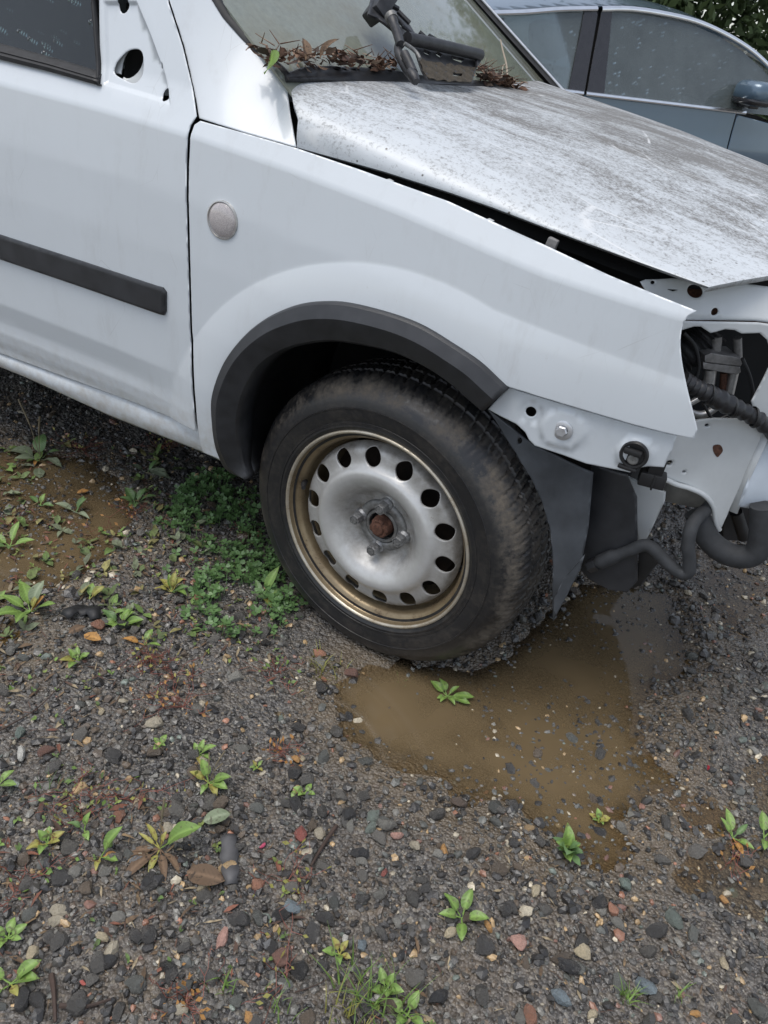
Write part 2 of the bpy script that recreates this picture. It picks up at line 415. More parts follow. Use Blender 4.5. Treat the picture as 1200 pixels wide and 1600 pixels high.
def panel(name, frame, outline, mat, parent=None, holes=(), depth=None, step=.02, th=.0015, hem=.004, origin=None, extra=(), sharp=24):
    """sheet with a real outline, holes, curvature, rounded edges and thickness"""
    O, A, B, N = [Vector(v) for v in (FR[frame] if isinstance(frame, str) else frame)]
    loops = [densify(outline, step * .6)] + [densify(h, max(step * .3, .003)) for h in holes]
    pts, edges = [], []
    for lp in loops:
        b0 = len(pts); pts += lp
        edges += [(b0 + i, b0 + (i + 1) % len(lp)) for i in range(len(lp))]
    xs = [p[0] for p in loops[0]]; ys = [p[1] for p in loops[0]]
    gx, gy = np.meshgrid(np.arange(min(xs), max(xs), step), np.arange(min(ys), max(ys), step))
    gx = gx + (np.arange(gx.shape[0]) % 2)[:, None] * step * .5
    ins = np_inside(loops[0], gx, gy)
    for h in loops[1:]: ins &= ~np_inside(h, gx, gy)
    dd = np.full(gx.shape, 1e9)
    for lp in loops: dd = np.minimum(dd, np_dist(lp, gx, gy))
    ins &= dd > step * .35
    ex = []
    if extra:
        e_x = np.array([q[0] for q in extra]); e_y = np.array([q[1] for q in extra]); k_ = np_inside(loops[0], e_x, e_y); d_ = np.full(e_x.shape, 1e9)
        for h in loops[1:]: k_ &= ~np_inside(h, e_x, e_y)
        for lp in loops: d_ = np.minimum(d_, np_dist(lp, e_x, e_y))
        k_ &= d_ > .003; e_x, e_y = e_x[k_], e_y[k_]; ex = list(zip(e_x.tolist(), e_y.tolist()))
        g_i = np.argwhere(ins)
        for i_, j_ in g_i:
            if len(e_x) and np.min(np.hypot(e_x - gx[i_, j_], e_y - gy[i_, j_])) < .006: ins[i_, j_] = False
    grid = list(zip(gx[ins].tolist(), gy[ins].tolist()))
    rim = []
    if hem:                                   # a row just inside the edge keeps the rounded hem narrow
        allp = np.array(pts); k = 0
        for lp in loops:
            n = len(lp)
            for i in range(n):
                a, b = lp[i - 1], lp[(i + 1) % n]; tx, ty = b[0] - a[0], b[1] - a[1]; L = math.hypot(tx, ty) or 1
                for sg in (1, -1):
                    q = (lp[i][0] - ty / L * hem * sg, lp[i][1] + tx / L * hem * sg)
                    if inside(loops[0], *q) and not any(inside(h, *q) for h in loops[1:]): rim.append(q)
    if rim:
        rx = np.array([q[0] for q in rim]); ry = np.array([q[1] for q in rim]); dr = np.full(rx.shape, 1e9)
        for lp in loops: dr = np.minimum(dr, np_dist(lp, rx, ry))
        rim = [q for q, d in zip(rim, dr) if d > hem * .75]
    allv = [Vector(p) for p in pts + rim + ex + grid]
    V, E, Fc, *_ = delaunay_2d_cdt(allv, edges, [], 1, 1e-6)
    fs = []
    for f in Fc:
        cx = sum(V[i][0] for i in f) / len(f); cy = sum(V[i][1] for i in f) / len(f)
        if any(inside(h, cx, cy) for h in loops[1:]): continue
        ar = sum(V[f[i]][0] * V[f[(i + 1) % len(f)]][1] - V[f[(i + 1) % len(f)]][0] * V[f[i]][1] for i in range(len(f)))
        fs.append(tuple(f) if ar > 0 else tuple(reversed(f)))
    vx = np.array([v[0] for v in V]); vy = np.array([v[1] for v in V])
    de = np.full(vx.shape, 1e9)
    for lp in loops: de = np.minimum(de, np_dist(lp, vx, vy))
    used = sorted({i for f in fs for i in f}); mp = {i: k for k, i in enumerate(used)}
    fs = [tuple(mp[i] for i in f) for f in fs]
    nb = [[] for _ in used]; ecount = {}
    for f in fs:
        for i in range(len(f)):
            e = (f[i], f[(i + 1) % len(f)]); ecount[e] = 1; nb[e[0]].append(e[1]); nb[e[1]].append(e[0])
    border = [e for e in ecount if (e[1], e[0]) not in ecount]
    bset = {i for e in border for i in e}
    g_ = depth or (lambda s, t: 0.0)
    vs, ns = [], []
    for k, i in enumerate(used):
        s, t = V[i][0], V[i][1]; g = g_(s, t); h = .0012
        gs = (g_(s + h, t) - g_(s - h, t)) / (2 * h); gt = (g_(s, t + h) - g_(s, t - h)) / (2 * h)
        n = (N - A * gs - B * gt).normalized()
        if k in bset and hem:
            g -= hem * .7; ox = oy = 0
            for q in set(nb[k]): ox += s - V[used[q]][0]; oy += t - V[used[q]][1]
            out = (A * ox + B * oy)
            if out.length > 1e-9: n = (n + out.normalized() * .75).normalized()
        elif hem and de[i] < hem * .9:
            g -= hem * .12
        vs.append(O + A * s + B * t + N * g); ns.append(n)
    nf = len(vs); faces = list(fs)
    if th:
        vs += [v - n * th if False else v - N * th for v, n in zip(vs[:nf], ns[:nf])]; ns += [-n for n in ns[:nf]]
        faces += [tuple(nf + i for i in reversed(f)) for f in fs]
        for a_, b_ in border:
            tdir = vs[b_] - vs[a_]; wn = tdir.cross(N)
            wn = wn.normalized() if wn.length > 1e-9 else N
            k0 = len(vs); vs += [vs[a_], vs[b_], vs[nf + b_], vs[nf + a_]]; ns += [wn] * 4
            faces.append((k0 + 1, k0, k0 + 3, k0 + 2))
    o = mesh_obj(name, vs, faces, mat, parent, True, origin)
    o.data.normals_split_custom_set_from_vertices([tuple(n) for n in ns])
    return o

def tube(name, pts, r, mat, parent=None, n=10, seg=6, smooth_path=True, cap=True, rings=None, origin=None):
    P = [Vector(p) for p in (spline(pts, seg) if smooth_path and len(pts) > 2 else pts)]
    m = len(P)
    rad = r if callable(r) else (lambda t: r)
    verts, faces = [], []
    T = [(P[min(i + 1, m - 1)] - P[max(i - 1, 0)]).normalized() for i in range(m)]
    up = Vector((0, 0, 1)) if abs(T[0].z) < .9 else Vector((1, 0, 0))
    e1 = T[0].cross(up).normalized()
    for i in range(m):
        e1 = (e1 - T[i] * e1.dot(T[i])).normalized(); e2 = T[i].cross(e1)
        rr = rad(i / (m - 1))
        for k in range(n):
            a = 2 * math.pi * k / n
            verts.append(P[i] + e1 * (rr * math.cos(a)) + e2 * (rr * math.sin(a)))
    for i in range(m - 1):
        for k in range(n):
            faces.append((i * n + k, i * n + (k + 1) % n, (i + 1) * n + (k + 1) % n, (i + 1) * n + k))
    if cap: faces.append(tuple(range(n - 1, -1, -1))); faces.append(tuple((m - 1) * n + k for k in range(n)))
    o = mesh_obj(name, verts, faces, mat, parent, True, origin)
    return autosmooth(o, 50) if cap else o

def lathe(name, prof, frame, mat, parent=None, n=64, a0=0, a1=2 * math.pi, mod=None, origin=None, sharp=40):
    """prof: list of (radius, outward offset) turned about the frame's normal"""
    O, A, B, N = [Vector(v) for v in (FR[frame] if isinstance(frame, str) else frame)]
    full = abs(a1 - a0 - 2 * math.pi) < 1e-6; m = len(prof); cols = n if full else n + 1
    verts, faces = [], []
    for k in range(cols):
        a = a0 + (a1 - a0) * k / n; d = A * math.cos(a) + B * math.sin(a)
        for j, (r, h) in enumerate(prof):
            if mod: r, h = mod(a, j, r, h)
            verts.append(O + d * r + N * h)
    for k in range(n):
        k2 = (k + 1) % cols
        for j in range(m - 1):
            faces.append((k * m + j, k * m + j + 1, k2 * m + j + 1, k2 * m + j))
    o = mesh_obj(name, verts, faces, mat, parent, True, origin)
    return autosmooth(o, sharp)

def box(name, frame, a, b, mat, parent=None, bev=.003, origin=None):
    """bevelled block between two corners (s, t, n) of a frame"""
    O, A, B, N = [Vector(v) for v in (FR[frame] if isinstance(frame, str) else frame)]
    bm = bmesh.new(); vs = []
    for k in range(8):
        s = (a[0], b[0])[k & 1]; t = (a[1], b[1])[(k >> 1) & 1]; u = (a[2], b[2])[(k >> 2) & 1]
        vs.append(bm.verts.new(O + A * s + B * t + N * u))
    for f in ((0, 1, 3, 2), (4, 6, 7, 5), (0, 4, 5, 1), (2, 3, 7, 6), (0, 2, 6, 4), (1, 5, 7, 3)): bm.faces.new([vs[i] for i in f])
    bmesh.ops.recalc_face_normals(bm, faces=bm.faces)
    if bev: bmesh.ops.bevel(bm, geom=bm.edges[:], offset=bev, segments=2, affect='EDGES', profile=.6)
    v = [x.co.copy() for x in bm.verts]; bm.verts.index_update()
    f = [[x.index for x in p.verts] for p in bm.faces]; bm.free()
    return autosmooth(mesh_obj(name, v, f, mat, parent, True, origin), 30)

def strip(name, rows, mat, parent=None, closed=False, origin=None, th=0):
    """surface through rows of 3-D points (all rows the same length)"""
    n = len(rows[0]); verts = [p for r in rows for p in r]; faces = []
    for i in range(len(rows) - 1 + (1 if closed else 0)):
        i2 = (i + 1) % len(rows)
        for j in range(n - 1): faces.append((i * n + j, i * n + j + 1, i2 * n + j + 1, i2 * n + j))
    o = mesh_obj(name, verts, faces, mat, parent, True, origin)
    if th:
        s = o.modifiers.new('thickness', 'SOLIDIFY'); s.thickness = th; s.offset = -1
    return o

def resample(pts, n):
    P = [Vector(p) for p in pts]; L = [0]
    for i in range(1, len(P)): L.append(L[-1] + (P[i] - P[i-1]).length)
    out = []; j = 0
    for k in range(n):
        t = L[-1] * k / (n - 1)
        while j < len(P) - 2 and L[j + 1] < t: j += 1
        q = (t - L[j]) / max(1e-9, L[j + 1] - L[j]); out.append(P[j].lerp(P[j + 1], min(1, max(0, q))))
    return out

def on(frame, s, t, d=0):
    O, A, B, N = [Vector(v) for v in (FR[frame] if isinstance(frame, str) else frame)]
    return O + A * s + B * t + N * d

# ================================================================== THE WHITE VAN
van = empty('panel_van')
tag(van, 'white panel van with its front bumper and headlight removed, parked on wet gravel', 'van')

def ys(x, z, off=0): return -(gside(x, z) + off)

# ---- front wing (fender)
TOPE = [(-0.4251,0.9461),(-0.3371,0.9423),(-0.2379,0.9375),(-0.1191,0.9272),(0.0371,0.9114),(0.1962,0.8836),(0.2965,0.8638),(0.363,0.8526),(0.4002,0.8465),(0.426,0.8423)]
NOSE = [(0.4181,0.8343),(0.4156,0.8197),(0.4195,0.8003),(0.4271,0.7804),(0.4382,0.7581),(0.4517,0.7345),(0.4705,0.7037),(0.4917,0.668)]
LOWE = [(0.4854,0.6654),(0.4602,0.6643),(0.4043,0.6657),(0.3251,0.6697),(0.2301,0.6744),(0.1992,0.6753)]
ARCH = [(0.1525,0.6959),(0.1059,0.7108),(0.047,0.7255),(-0.0111,0.7295),(-0.0822,0.7264),(-0.1302,0.7169),(-0.179,0.6986),(-0.2266,0.6689),(-0.2626,0.6369),(-0.2943,0.599),(-0.3224,0.5556),(-0.3414,0.5106),(-0.351,0.4683),(-0.3523,0.4297),(-0.3497,0.3866),(-0.3438,0.3552),(-0.3381,0.3335)]
REAR = [(-0.4015,0.3318),(-0.4063,0.3727),(-0.4119,0.4858),(-0.4214,0.5856),(-0.4251,0.7052),(-0.4303,0.8037),(-0.4344,0.8752),(-0.4348,0.9188),(-0.4338,0.939)]
fender_outline = TOPE + spline(NOSE, 3)[:-1] + LOWE + spline(ARCH, 3) + REAR
CREASE = [(x, zcrease(x) + w) for x in np.arange(-1.3, .5, .008).tolist() for w in (-.006, -.002, .002, .006)]
BULGE = []
for r_ in (.512, .5085, .505, .498, .486):
    for a_ in np.arange(20, 180, 1.0).tolist():
        x_, z_ = r_ * math.cos(math.radians(a_)), .297 + r_ * math.sin(math.radians(a_))
        if x_ <= .15: BULGE.append((x_ if x_ > 0 else x_ / 1.02, z_))
    for x_ in np.arange(.155, .5, .008).tolist(): BULGE.append((x_, .297 + math.sqrt(r_ * r_ - .0225) - .12 * (x_ - .15)))
fender = panel('front_wing', 'side', fender_outline, MT['white'], van, depth=gside, step=.014, th=.0012, hem=.0022, extra=CREASE + BULGE)
tag(fender, 'white front wing panel with scuffs near its empty headlight corner')
# inner flange below the bonnet gap
tp = resample([(p[0], p[1], 0) for p in TOPE], 48)
r0 = [Vector((p.x, ys(p.x, p.y) + .0025, p.y - .001)) for p in tp]
r0 = [Vector((v.x, v.y + .006, v.z - .006)) for v in r0[:44]]
r1 = [Vector((v.x - .001, v.y + .008, v.z - .016)) for v in r0]
r2 = [Vector((v.x - .004, v.y + .012, v.z - .045)) for v in r0]
strip('wing_flange', [r2, r1, r0], MT['inner_white'], fender)

# ---- side repeater lamp
m, t, p = new_mat('repeater_lens'); b = NB(t); setp(p, base=(.55, .53, .52), rough=.2, coat=1.0)
v = b.n('ShaderNodeTexVoronoi'); v.inputs['Scale'].default_value = 650; b.link(b.obj(), v.inputs['Vector'])
b.link(b.ramp(v.outputs['Distance'], [(.1, (.58, .53, .51)), (.6, (.36, .33, .325))]), p.inputs['Base Color'])
b.link(b.bump(v.outputs['Distance'], .3, .0006), p.inputs['Normal'])
MT['lens'] = m
lx, lz = [(-0.3562,0.8044)][0]
lf = ((lx, ys(lx, lz), lz), (1, 0, 0), (0, .035, .9994), (0, -.9994, .035))
rep = lathe('side_repeater', [(.0, .0075), (.012, .0070), (.022, .0052), (.0275, .0025), (.0290, .0008)], lf, MT['lens'], van, 40)
tag(rep, 'small round clear side repeater lamp')
lathe('repeater_ring', [(.0288, .0012), (.0300, .0032), (.0316, .0028), (.0322, -.002)], lf, MT['alu'], rep, 40)

# ---- wheel arch trim (black flare)
FO = [(0.204,0.6724),(0.1874,0.6815),(0.1513,0.7007),(0.1048,0.7157),(0.046,0.7304),(-0.0121,0.7344),(-0.0831,0.7314),(-0.1311,0.722),(-0.1798,0.7044),(-0.2299,0.6742),(-0.2686,0.641),(-0.3018,0.6017),(-0.3299,0.5584),(-0.349,0.5135),(-0.3602,0.4693),(-0.3604,0.4268),(-0.3579,0.3836),(-0.3512,0.3474),(-0.3365,0.3178),(-0.2915,0.3123)]
FI = [(0.1717,0.6224),(0.144,0.636),(0.1125,0.6517),(0.0636,0.6666),(0.0033,0.6742),(-0.0569,0.67),(-0.1187,0.6591),(-0.1753,0.6357),(-0.2142,0.6125),(-0.2538,0.5761),(-0.2805,0.5297),(-0.2965,0.4862),(-0.3057,0.4422),(-0.3056,0.3929),(-0.2993,0.3441),(-0.284,0.3155)]
NS = 90
fo = resample(spline([(a, c, 0) for a, c in FO], 6), NS)
fi = resample([tuple(v) for v in spline([(a, c, 0) for a, c in FI], 6)], NS)
sect = [(-.02, -.004), (0.0, .006), (.03, .0095), (.34, .019), (.40, .018), (.93, .003), (1.0, -.004), (1.02, -.02), (1.03, -.05)]
rows = []
for k, off in sect:
    row = []
    for i in range(NS):
        x = fo[i].x + (fi[i].x - fo[i].x) * k; z = fo[i].y + (fi[i].y - fo[i].y) * k
        fade = sstep(min((NS - 1 - i) / 14, 1))
        g = gside(fo[i].x, fo[i].y)
        row.append(Vector((x, -(g + off * (.35 + .65 * fade)), z)))
    rows.append(row)
flare = strip('wheel_arch_trim', list(reversed(rows)), MT['plastic'], van, th=.002)
autosmooth(flare, 28)
tag(flare, 'dark grey plastic wheel arch trim')
# front end cap of the trim
capv = [r[0] for r in rows]; mesh_obj('trim_end', capv, [tuple(range(len(capv)))], MT['plastic'], flare, False)

# ---- wheel house: liner tunnel over the wheel and a closing back wall
a_in = [(f.x, f.y) for f in fi]
rows = []
for y, k in ((.012, 1.0), (.05, 1.03), (.12, 1.05), (.24, 1.05), (.34, 1.02)):
    rows.append([Vector((f.x * k, y, .297 + (f.y - .297) * k)) for f in fi])
lin = strip('wheel_house', rows, MT['plastic_dark'], van, th=.002)
back = [(f.x * 1.03, .297 + (f.y - .297) * 1.03) for f in fi]
panel('wheel_house_back', ((0, .335, 0), (1, 0, 0), (0, 0, 1), (0, -1, 0)), back + [(-.27, .2), (.2, .2)], MT['void'], lin, step=.08, hem=0)

# ---- door
GAPX = [(-0.4126,0.3794),(-0.4181,0.4836),(-0.4268,0.584),(-0.4302,0.704),(-0.4352,0.8026),(-0.4398,0.8742),(-0.4408,0.9178),(-0.4408,0.937),(-0.4353,0.9512)]
GAPU = [(-0.4617,0.9918),(-0.4956,1.0455),(-0.5397,1.1031)]
belt = [(-0.6602,0.974),(-0.9026,0.9816)]
dbot = [(-1.0051,0.365)]
top_x = GAPU[-1][0]
door_out = [(-1.30, dbot[0][1] + .002)] + dbot + GAPX + GAPU + [(-.585, 1.245), (-.665, 1.36), (-.70, 1.36), (-.675, 1.2)] + [(-0.6888,1.0914)] + belt + [(-1.30, belt[-1][1] + .004)]
mir = spline([(q[0], q[1], 0) for q in [(-0.629,1.0099),(-0.6124,1.0247),(-0.5907,1.0294),(-0.5787,1.0204),(-0.5736,0.9941),(-0.5842,0.9789),(-0.6076,0.9805),(-0.6316,0.9859),(-0.6361,0.9971)]], 4, True)
holes = [[(a, c) for a, c, _ in mir],
         circle(*[(-0.6371,1.0933)][0], .012, 14, .016), circle(*[(-0.5117,0.972)][0], .0075, 14, .010), circle(*[(-0.5321,1.0123)][0], .0028, 10, .005)]
SAIL = [(q[0], q[1]) for q in [(-0.6802,1.0923),(-0.605,1.1006),(-0.5638,1.0566),(-0.5208,1.0053),(-0.4893,0.9581),(-0.6449,0.9662)]]
def gdoor(x, z):
    g = gside(x, z)
    if x > -.75 and z > .93 and inside(SAIL, x, z):
        d = float(np_dist(SAIL, np.array([x]), np.array([z]))[0]); g -= .006 * sstep(d / .008)
    return g
sx_ = sum(q[0] for q in SAIL) / len(SAIL); sz_ = sum(q[1] for q in SAIL) / len(SAIL)
def inset(poly, d): return [(q[0] + (sx_ - q[0]) * d, q[1] + (sz_ - q[1]) * d) for q in poly]
LOWC = [(x, zcrease(x) + w) for x in np.arange(-1.29, -.43, .012).tolist() for w in (-.55, -.545, -.535, -.53, -.515, -.505, -.488, -.482, -.44, -.43)]
door = panel('front_door', 'side', door_out, MT['white'], van, holes, gdoor, .0135, .0012, .0022, extra=CREASE + LOWC + densify(SAIL, .005) + densify(inset(SAIL, .04), .005) + densify(inset(SAIL, .08), .005) + densify(inset(SAIL, .13), .006))
tag(door, 'white front door with mirror removed, open holes at its window corner')
# inner skin seen through the mirror holes, with a black board for shade
dm = on('side', *[(-0.6054,1.0013)][0], .0)
panel('mirror_bracket', 'side', [(q[0], q[1]) for q in [(-0.6674,1.0361),(-0.562,1.0493),(-0.5315,0.9672),(-0.6424,0.9606)]], MT['inner_white'], door,
      [circle(*[(-0.6144,1.0066)][0], .017, 18, .026, -.3), circle(*[(-0.6273,0.9918)][0], .0045, 12, .007), circle(*[(-0.636,0.9816)][0], .012, 12, .005, .1)],
      lambda s, t: gside(s, t) - .026 - .010 * math.sin((s + .6) * 30), .01, .0015, .003)
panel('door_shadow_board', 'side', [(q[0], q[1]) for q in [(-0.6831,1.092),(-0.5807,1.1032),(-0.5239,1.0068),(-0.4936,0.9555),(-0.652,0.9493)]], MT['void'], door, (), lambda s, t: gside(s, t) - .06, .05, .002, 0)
# glass, seals
win = [(-1.32, belt[-1][1] - .01), (-1.32, 1.52), (-.80, 1.52), (-.672, 1.25)] + [(-0.7079,1.0902),(-0.6719,0.9734),(-0.9159,0.9791)]
glass = panel('window_glass', 'side', win, MT['side_glass'], door, (), lambda s, t: gside(s, t) - .014, .06, .003, 0)
tag(glass, 'rain speckled side window')
sl = [(-0.6462,0.968),(-0.7682,0.9728),(-0.8949,0.9752)] + [(-1.3, .978)]
su = [(-0.6546,0.9827),(-0.778,0.9899),(-0.9061,0.9947)] + [(-1.3, .998)]
def seal_rows(lo, up, n=50):
    lo = resample([(a, c, 0) for a, c in lo], n); up = resample([(a, c, 0) for a, c in up], n); rows = []
    for k, off in ((-.02, -.004), (0, .006), (.25, .009), (.45, .005), (.55, .007), (.9, -.001), (1, -.010)):
        rows.append([Vector(((lo[i].x + (up[i].x - lo[i].x) * k), ys(lo[i].x + (up[i].x - lo[i].x) * k, lo[i].y + (up[i].y - lo[i].y) * k, off), lo[i].y + (up[i].y - lo[i].y) * k)) for i in range(n)])
    return rows
seal = strip('window_seal', seal_rows(sl, su), MT['rubber'], door, th=.002); autosmooth(seal, 30)
v0 = [(-0.6495,0.9665),(-0.6709,1.0259),(-0.6945,1.0908)] + [(-.678, 1.2), (-.70, 1.34)]
v1 = [(-0.6608,0.9719),(-0.681,1.0246),(-0.7046,1.0896)] + [(-.69, 1.2), (-.715, 1.34)]
seal2 = strip('window_seal', seal_rows(list(v0), list(v1), 30), MT['rubber'], door, th=.002)
# beads of water clinging to the seal lip
# rub strip
RS = [(-0.9197,0.6563),(-0.6898,0.6561),(-0.5043,0.6549),(-0.4873,0.6556),(-0.4798,0.649),(-0.4808,0.6119),(-0.4857,0.6031),(-0.4983,0.6022),(-0.6954,0.6041),(-0.9299,0.6044)] + [(-1.30, .594), (-1.30, .641)]
rub = panel('rub_strip', 'side', RS, MT['plastic'], door, (), lambda s, t: gside(s, t) + .009, .012, .010, .007)
tag(rub, 'black plastic rub strip with water runs')

# sill below the door
s_up = [(-0.3567,0.3764),(-0.4044,0.375),(-0.4095,0.3761),(-1.0062,0.3614)] + [(-1.4, .368)]
s_lo = [(-0.3648,0.3021),(-0.4256,0.3073),(-0.4307,0.3069),(-0.6884,0.3035),(-0.9409,0.317),(-1.0297,0.3171)] + [(-1.4, .325)]
lo = resample([(a, c, 0) for a, c in s_lo], 60); up = resample([(a, c, 0) for a, c in s_up], 60)
rows = []
for k, off in ((-.15, -.10), (0, -.05), (.05, -.020), (.2, -.010), (.55, -.004), (.8, -.006), (.95, -.012), (1.15, -.035)):
    row = []
    for i in range(60):
        x = lo[i].x + (up[i].x - lo[i].x) * k; z = lo[i].y + (up[i].y - lo[i].y) * k
        dent = -.006 * math.exp(-((x + .68) / .07) ** 2) * max(0, 1 - abs(k - .6) * 2)
        row.append(Vector((x, -(off + dent) + .004, z)))
    rows.append(row)
sill = strip('sill', rows, MT['white'], van, th=.0015)
tag(sill, 'chipped and dented white sill under the door')
# floor pan and added light stops: keeps light from leaking through the gaps
box('underbody', 'side', (-3.0, .30, -1.62), (-.36, .335, -.06), MT['void'], van, 0)
box('underbody_light_block', 'side', (-3.0, .16, -1.60), (-.45, .299, -.45), MT['void'], van, .02)  # added box that blocks light from the far side under the van
panel('gap_backing', 'side', [(-1.3, .36), (-.40, .36), (-.37, .60), (-.39, .86), (-.44, .90), (-1.3, .93)], MT['void'], van, (), lambda s, t: min(gside(s, t), 0.0) - .05, .08, .002, 0)  # black board that paints the shade behind the door and wing gaps

# ---- scuttle side panel between door and windscreen
CO = [(-0.0274,-0.0933),(-0.0534,-0.0518),(-0.0931,0.008),(-0.1445,0.0731)]
CO2 = [(-0.0776,0.1002),(-0.044,0.0754),(0.0006,0.0535),(0.0414,0.0375),(0.075,0.0284),(0.0878,0.0252)]
CO3 = [(0.0922,0.012),(0.1021,-0.0089),(0.1199,-0.0397),(0.1523,-0.0899),(0.1467,-0.0906),(0.056,-0.0935)]
cl = CO + CO2 + CO3
pil = panel('windscreen_pillar', 'cowl', cl, MT['white'], van, (), gcowl, .012, .0012, .002)
panel('pillar_gap_backing', 'cowl', [(-0.1897,0.0748),(-0.099,0.1109),(-0.0175,0.0632),(0.062,0.034),(0.1094,-0.0508),(-0.0202,-0.0772),(-0.0648,-0.0905),(-0.1125,-0.0207)], MT['void'], pil, (), lambda s, t: gcowl(s, t) - .03, .05, .002, 0)  # black strip painting the shade behind the pillar gap
# prolong the pillar upward along the raked screen
pr0 = [Vector(v) for v in [(-0.5432,0.0765,1.1129),(-0.5114,0.0934,1.1175),(-0.4805,0.1113,1.1221)]]
up_d = Vector((-.48, .10, .31))
strip('pillar_upper', [[v + up_d * k for v in pr0] for k in (0, .4, .8, 1.2)], MT['white'], pil)
sb = [(q[0], q[1]) for q in [(-0.0815,0.0985),(-0.048,0.0738),(-0.0033,0.0518),(0.0374,0.0358),(0.0715,0.0258),(0.0896,0.0209)]]
sb2 = [(q[0], q[1]) for q in [(-0.0651,0.1056),(-0.0331,0.0823),(0.0081,0.0635),(0.0487,0.0478),(0.0778,0.0383),(0.0928,0.0298)]]
ra = resample([on('cowl', s, t, gcowl(s, t) + .001) for s, t in sb], 24); rb = resample([on('cowl', s, t, gcowl(s, t) - .004) for s, t in sb2], 24)
strip('screen_rubber', [[rb[i].lerp(ra[i], -.1) + Vector((0, .01, -.01)) for i in range(24)], rb, [ra[i].lerp(rb[i], .5) + Vector((.003, -.004, .004)) for i in range(24)], ra], MT['rubber'], van)

# ---- windscreen, dashboard shelf behind it, far pillar
WS = []
for k in range(13):
    s = -.735 + 1.435 * k / 12; WS.append((s, -.03))
ws_out = WS + [(.60, .72), (-.655, .72)]
screen = panel('windscreen', 'screen', ws_out, MT['screen_glass'], van, (), gscreen, .06, .004, 0)
tag(screen, 'grimy windscreen without wipers')
fp = [on('screen', .70, -.05, .004), on('screen', .60, .72, .004)]
strip('far_pillar', [[fp[0] + Vector((.02, -.012, .005)), fp[1] + Vector((.02, -.012, .005))], [fp[0] + Vector((.02, 0, .016)), fp[1] + Vector((.02, 0, .016))], [fp[0] + Vector((.0, .05, .0)), fp[1] + Vector((.0, .05, .0))], [fp[0] + Vector((-.02, .12, -.05)), fp[1] + Vector((-.02, .10, -.05))]], MT['rubber'], van)
chrome_edge = MT['zinc']
tube('screen_trim', [fp[0] + Vector((.022, .002, .018)), fp[1] + Vector((.022, .002, .018))], .004, MT['zinc'], van, 8, smooth_path=False)
dash = strip('dashboard', [[Vector((-.34, y, .985)) for y in (.12, .5, 1.0, 1.55)], [Vector((-.55, y, 1.0)) for y in (.10, .5, 1.0, 1.55)], [Vector((-.80, y, .98)) for y in (.08, .5, 1.0, 1.55)], [Vector((-.86, y, .70)) for y in (.08, .5, 1.0, 1.55)]], simple('dashboard_grey', (.10, .105, .10), .8), van)
panel('cab_bulkhead', ((-1.45, 0, 0), (0, 1, 0), (0, 0, 1), (1, 0, 0)), [(.12, .4), (1.55, .4), (1.45, 1.6), (.22, 1.6)], simple('cab_grey', (.13, .135, .13), .9), van, (), None, .3, .003, 0)
# cab seats behind the glass
for yy in (.42, 1.22):
    seat = box('cab_seat', ((-1.16, yy, .55), (1, 0, 0), (0, 1, 0), (0, 0, 1)), (-.25, -.24, 0), (.25, .24, .16), MT['plastic_dark'], van, .04)
    box('seat_back', ((-1.36, yy, .70), (.97, 0, .25), (0, 1, 0), (-.25, 0, .97)), (-.06, -.24, 0), (.06, .24, .62), MT['plastic_dark'], seat, .04)
# roof and cargo body
strip('roof', [[Vector((x, y, z)) for x, z in ((-.95, 1.47), (-1.25, 1.63), (-1.7, 1.72), (-3.2, 1.74))] for y in (1.42, 1.2, .83, .45, .24)], MT['white'], van, th=.002)
panel('cargo_side', 'side', [(-3.3, .36), (-2.75, .36), (-2.70, .62), (-2.45, .70), (-2.2, .62), (-2.15, .36), (-1.31, .36), (-1.31, 1.62), (-3.3, 1.66)], MT['white'], van, (), gside, .07, .0015, .004)
strip('far_side', [[Vector((x, 1.66, .35)) for x in (-3.3, -1.3, -.4)], [Vector((x, 1.67, .9)) for x in (-3.3, -1.3, -.4)], [Vector((x, 1.60, 1.0)) for x in (-3.3, -1.3, -.45)]], MT['white'], van)
strip('far_wing', [[Vector((x, 1.655, .62)) for x in (-.4, 0, .45)], [Vector((x, 1.66, .84)) for x in (-.4, 0, .4)], [Vector((-.4, 1.62, .94)), Vector((0, 1.62, .89)), Vector((.42, 1.62, .85))]], MT['white'], van)

# ---- bonnet: crowned sheet with a turned-down side, slightly raised because it is unlatched
BE_X = (-.30, -.258, -.095, .019, .095, .18, .231, .33, .43, .60)
BE_Z = (.934, .933, .927, .919, .912, .9015, .8955, .8845, .874, .866)
BC_X = (-.34, -.25, 0, .16, .41, .60, .70)
BC_Z = (1.034, 1.026, 1.004, .988, .952, .905, .87)
XR_Y = (.05, .063, .08, .10, .16, .24, .36, .60, .83); XR_X = (-.256, -.262, -.285, -.303, -.328, -.328, -.312, -.268, -.248)
XF_Y = (.05, .058, .155, .24, .41, .66, .83); XF_X = (.428, .430, .492, .537, .600, .640, .650)
def bonnet_pt(th, v, drop=0.0):
    y = .3; x = 0
    for _ in range(4):
        x = interp(y, XR_Y, XR_X) * (1 - v) + interp(y, XF_Y, XF_X) * v
        ea = interp(x, (-.33, -.2, .1, .45), (.34, .46, .72, .95)); eb = interp(x, (-.33, -.2, .1, .45), (.42, .62, 1.15, 2.1))
        y = .83 - (.83 - .058) * max(0, math.cos(th)) ** ea
    ze = interp(x, BE_X, BE_Z); zc = interp(x, BC_X, BC_Z)
    return Vector((x, y, ze + (zc - ze) * math.sin(th) ** eb - drop))
NTH, NV = 46, 64
rows = []
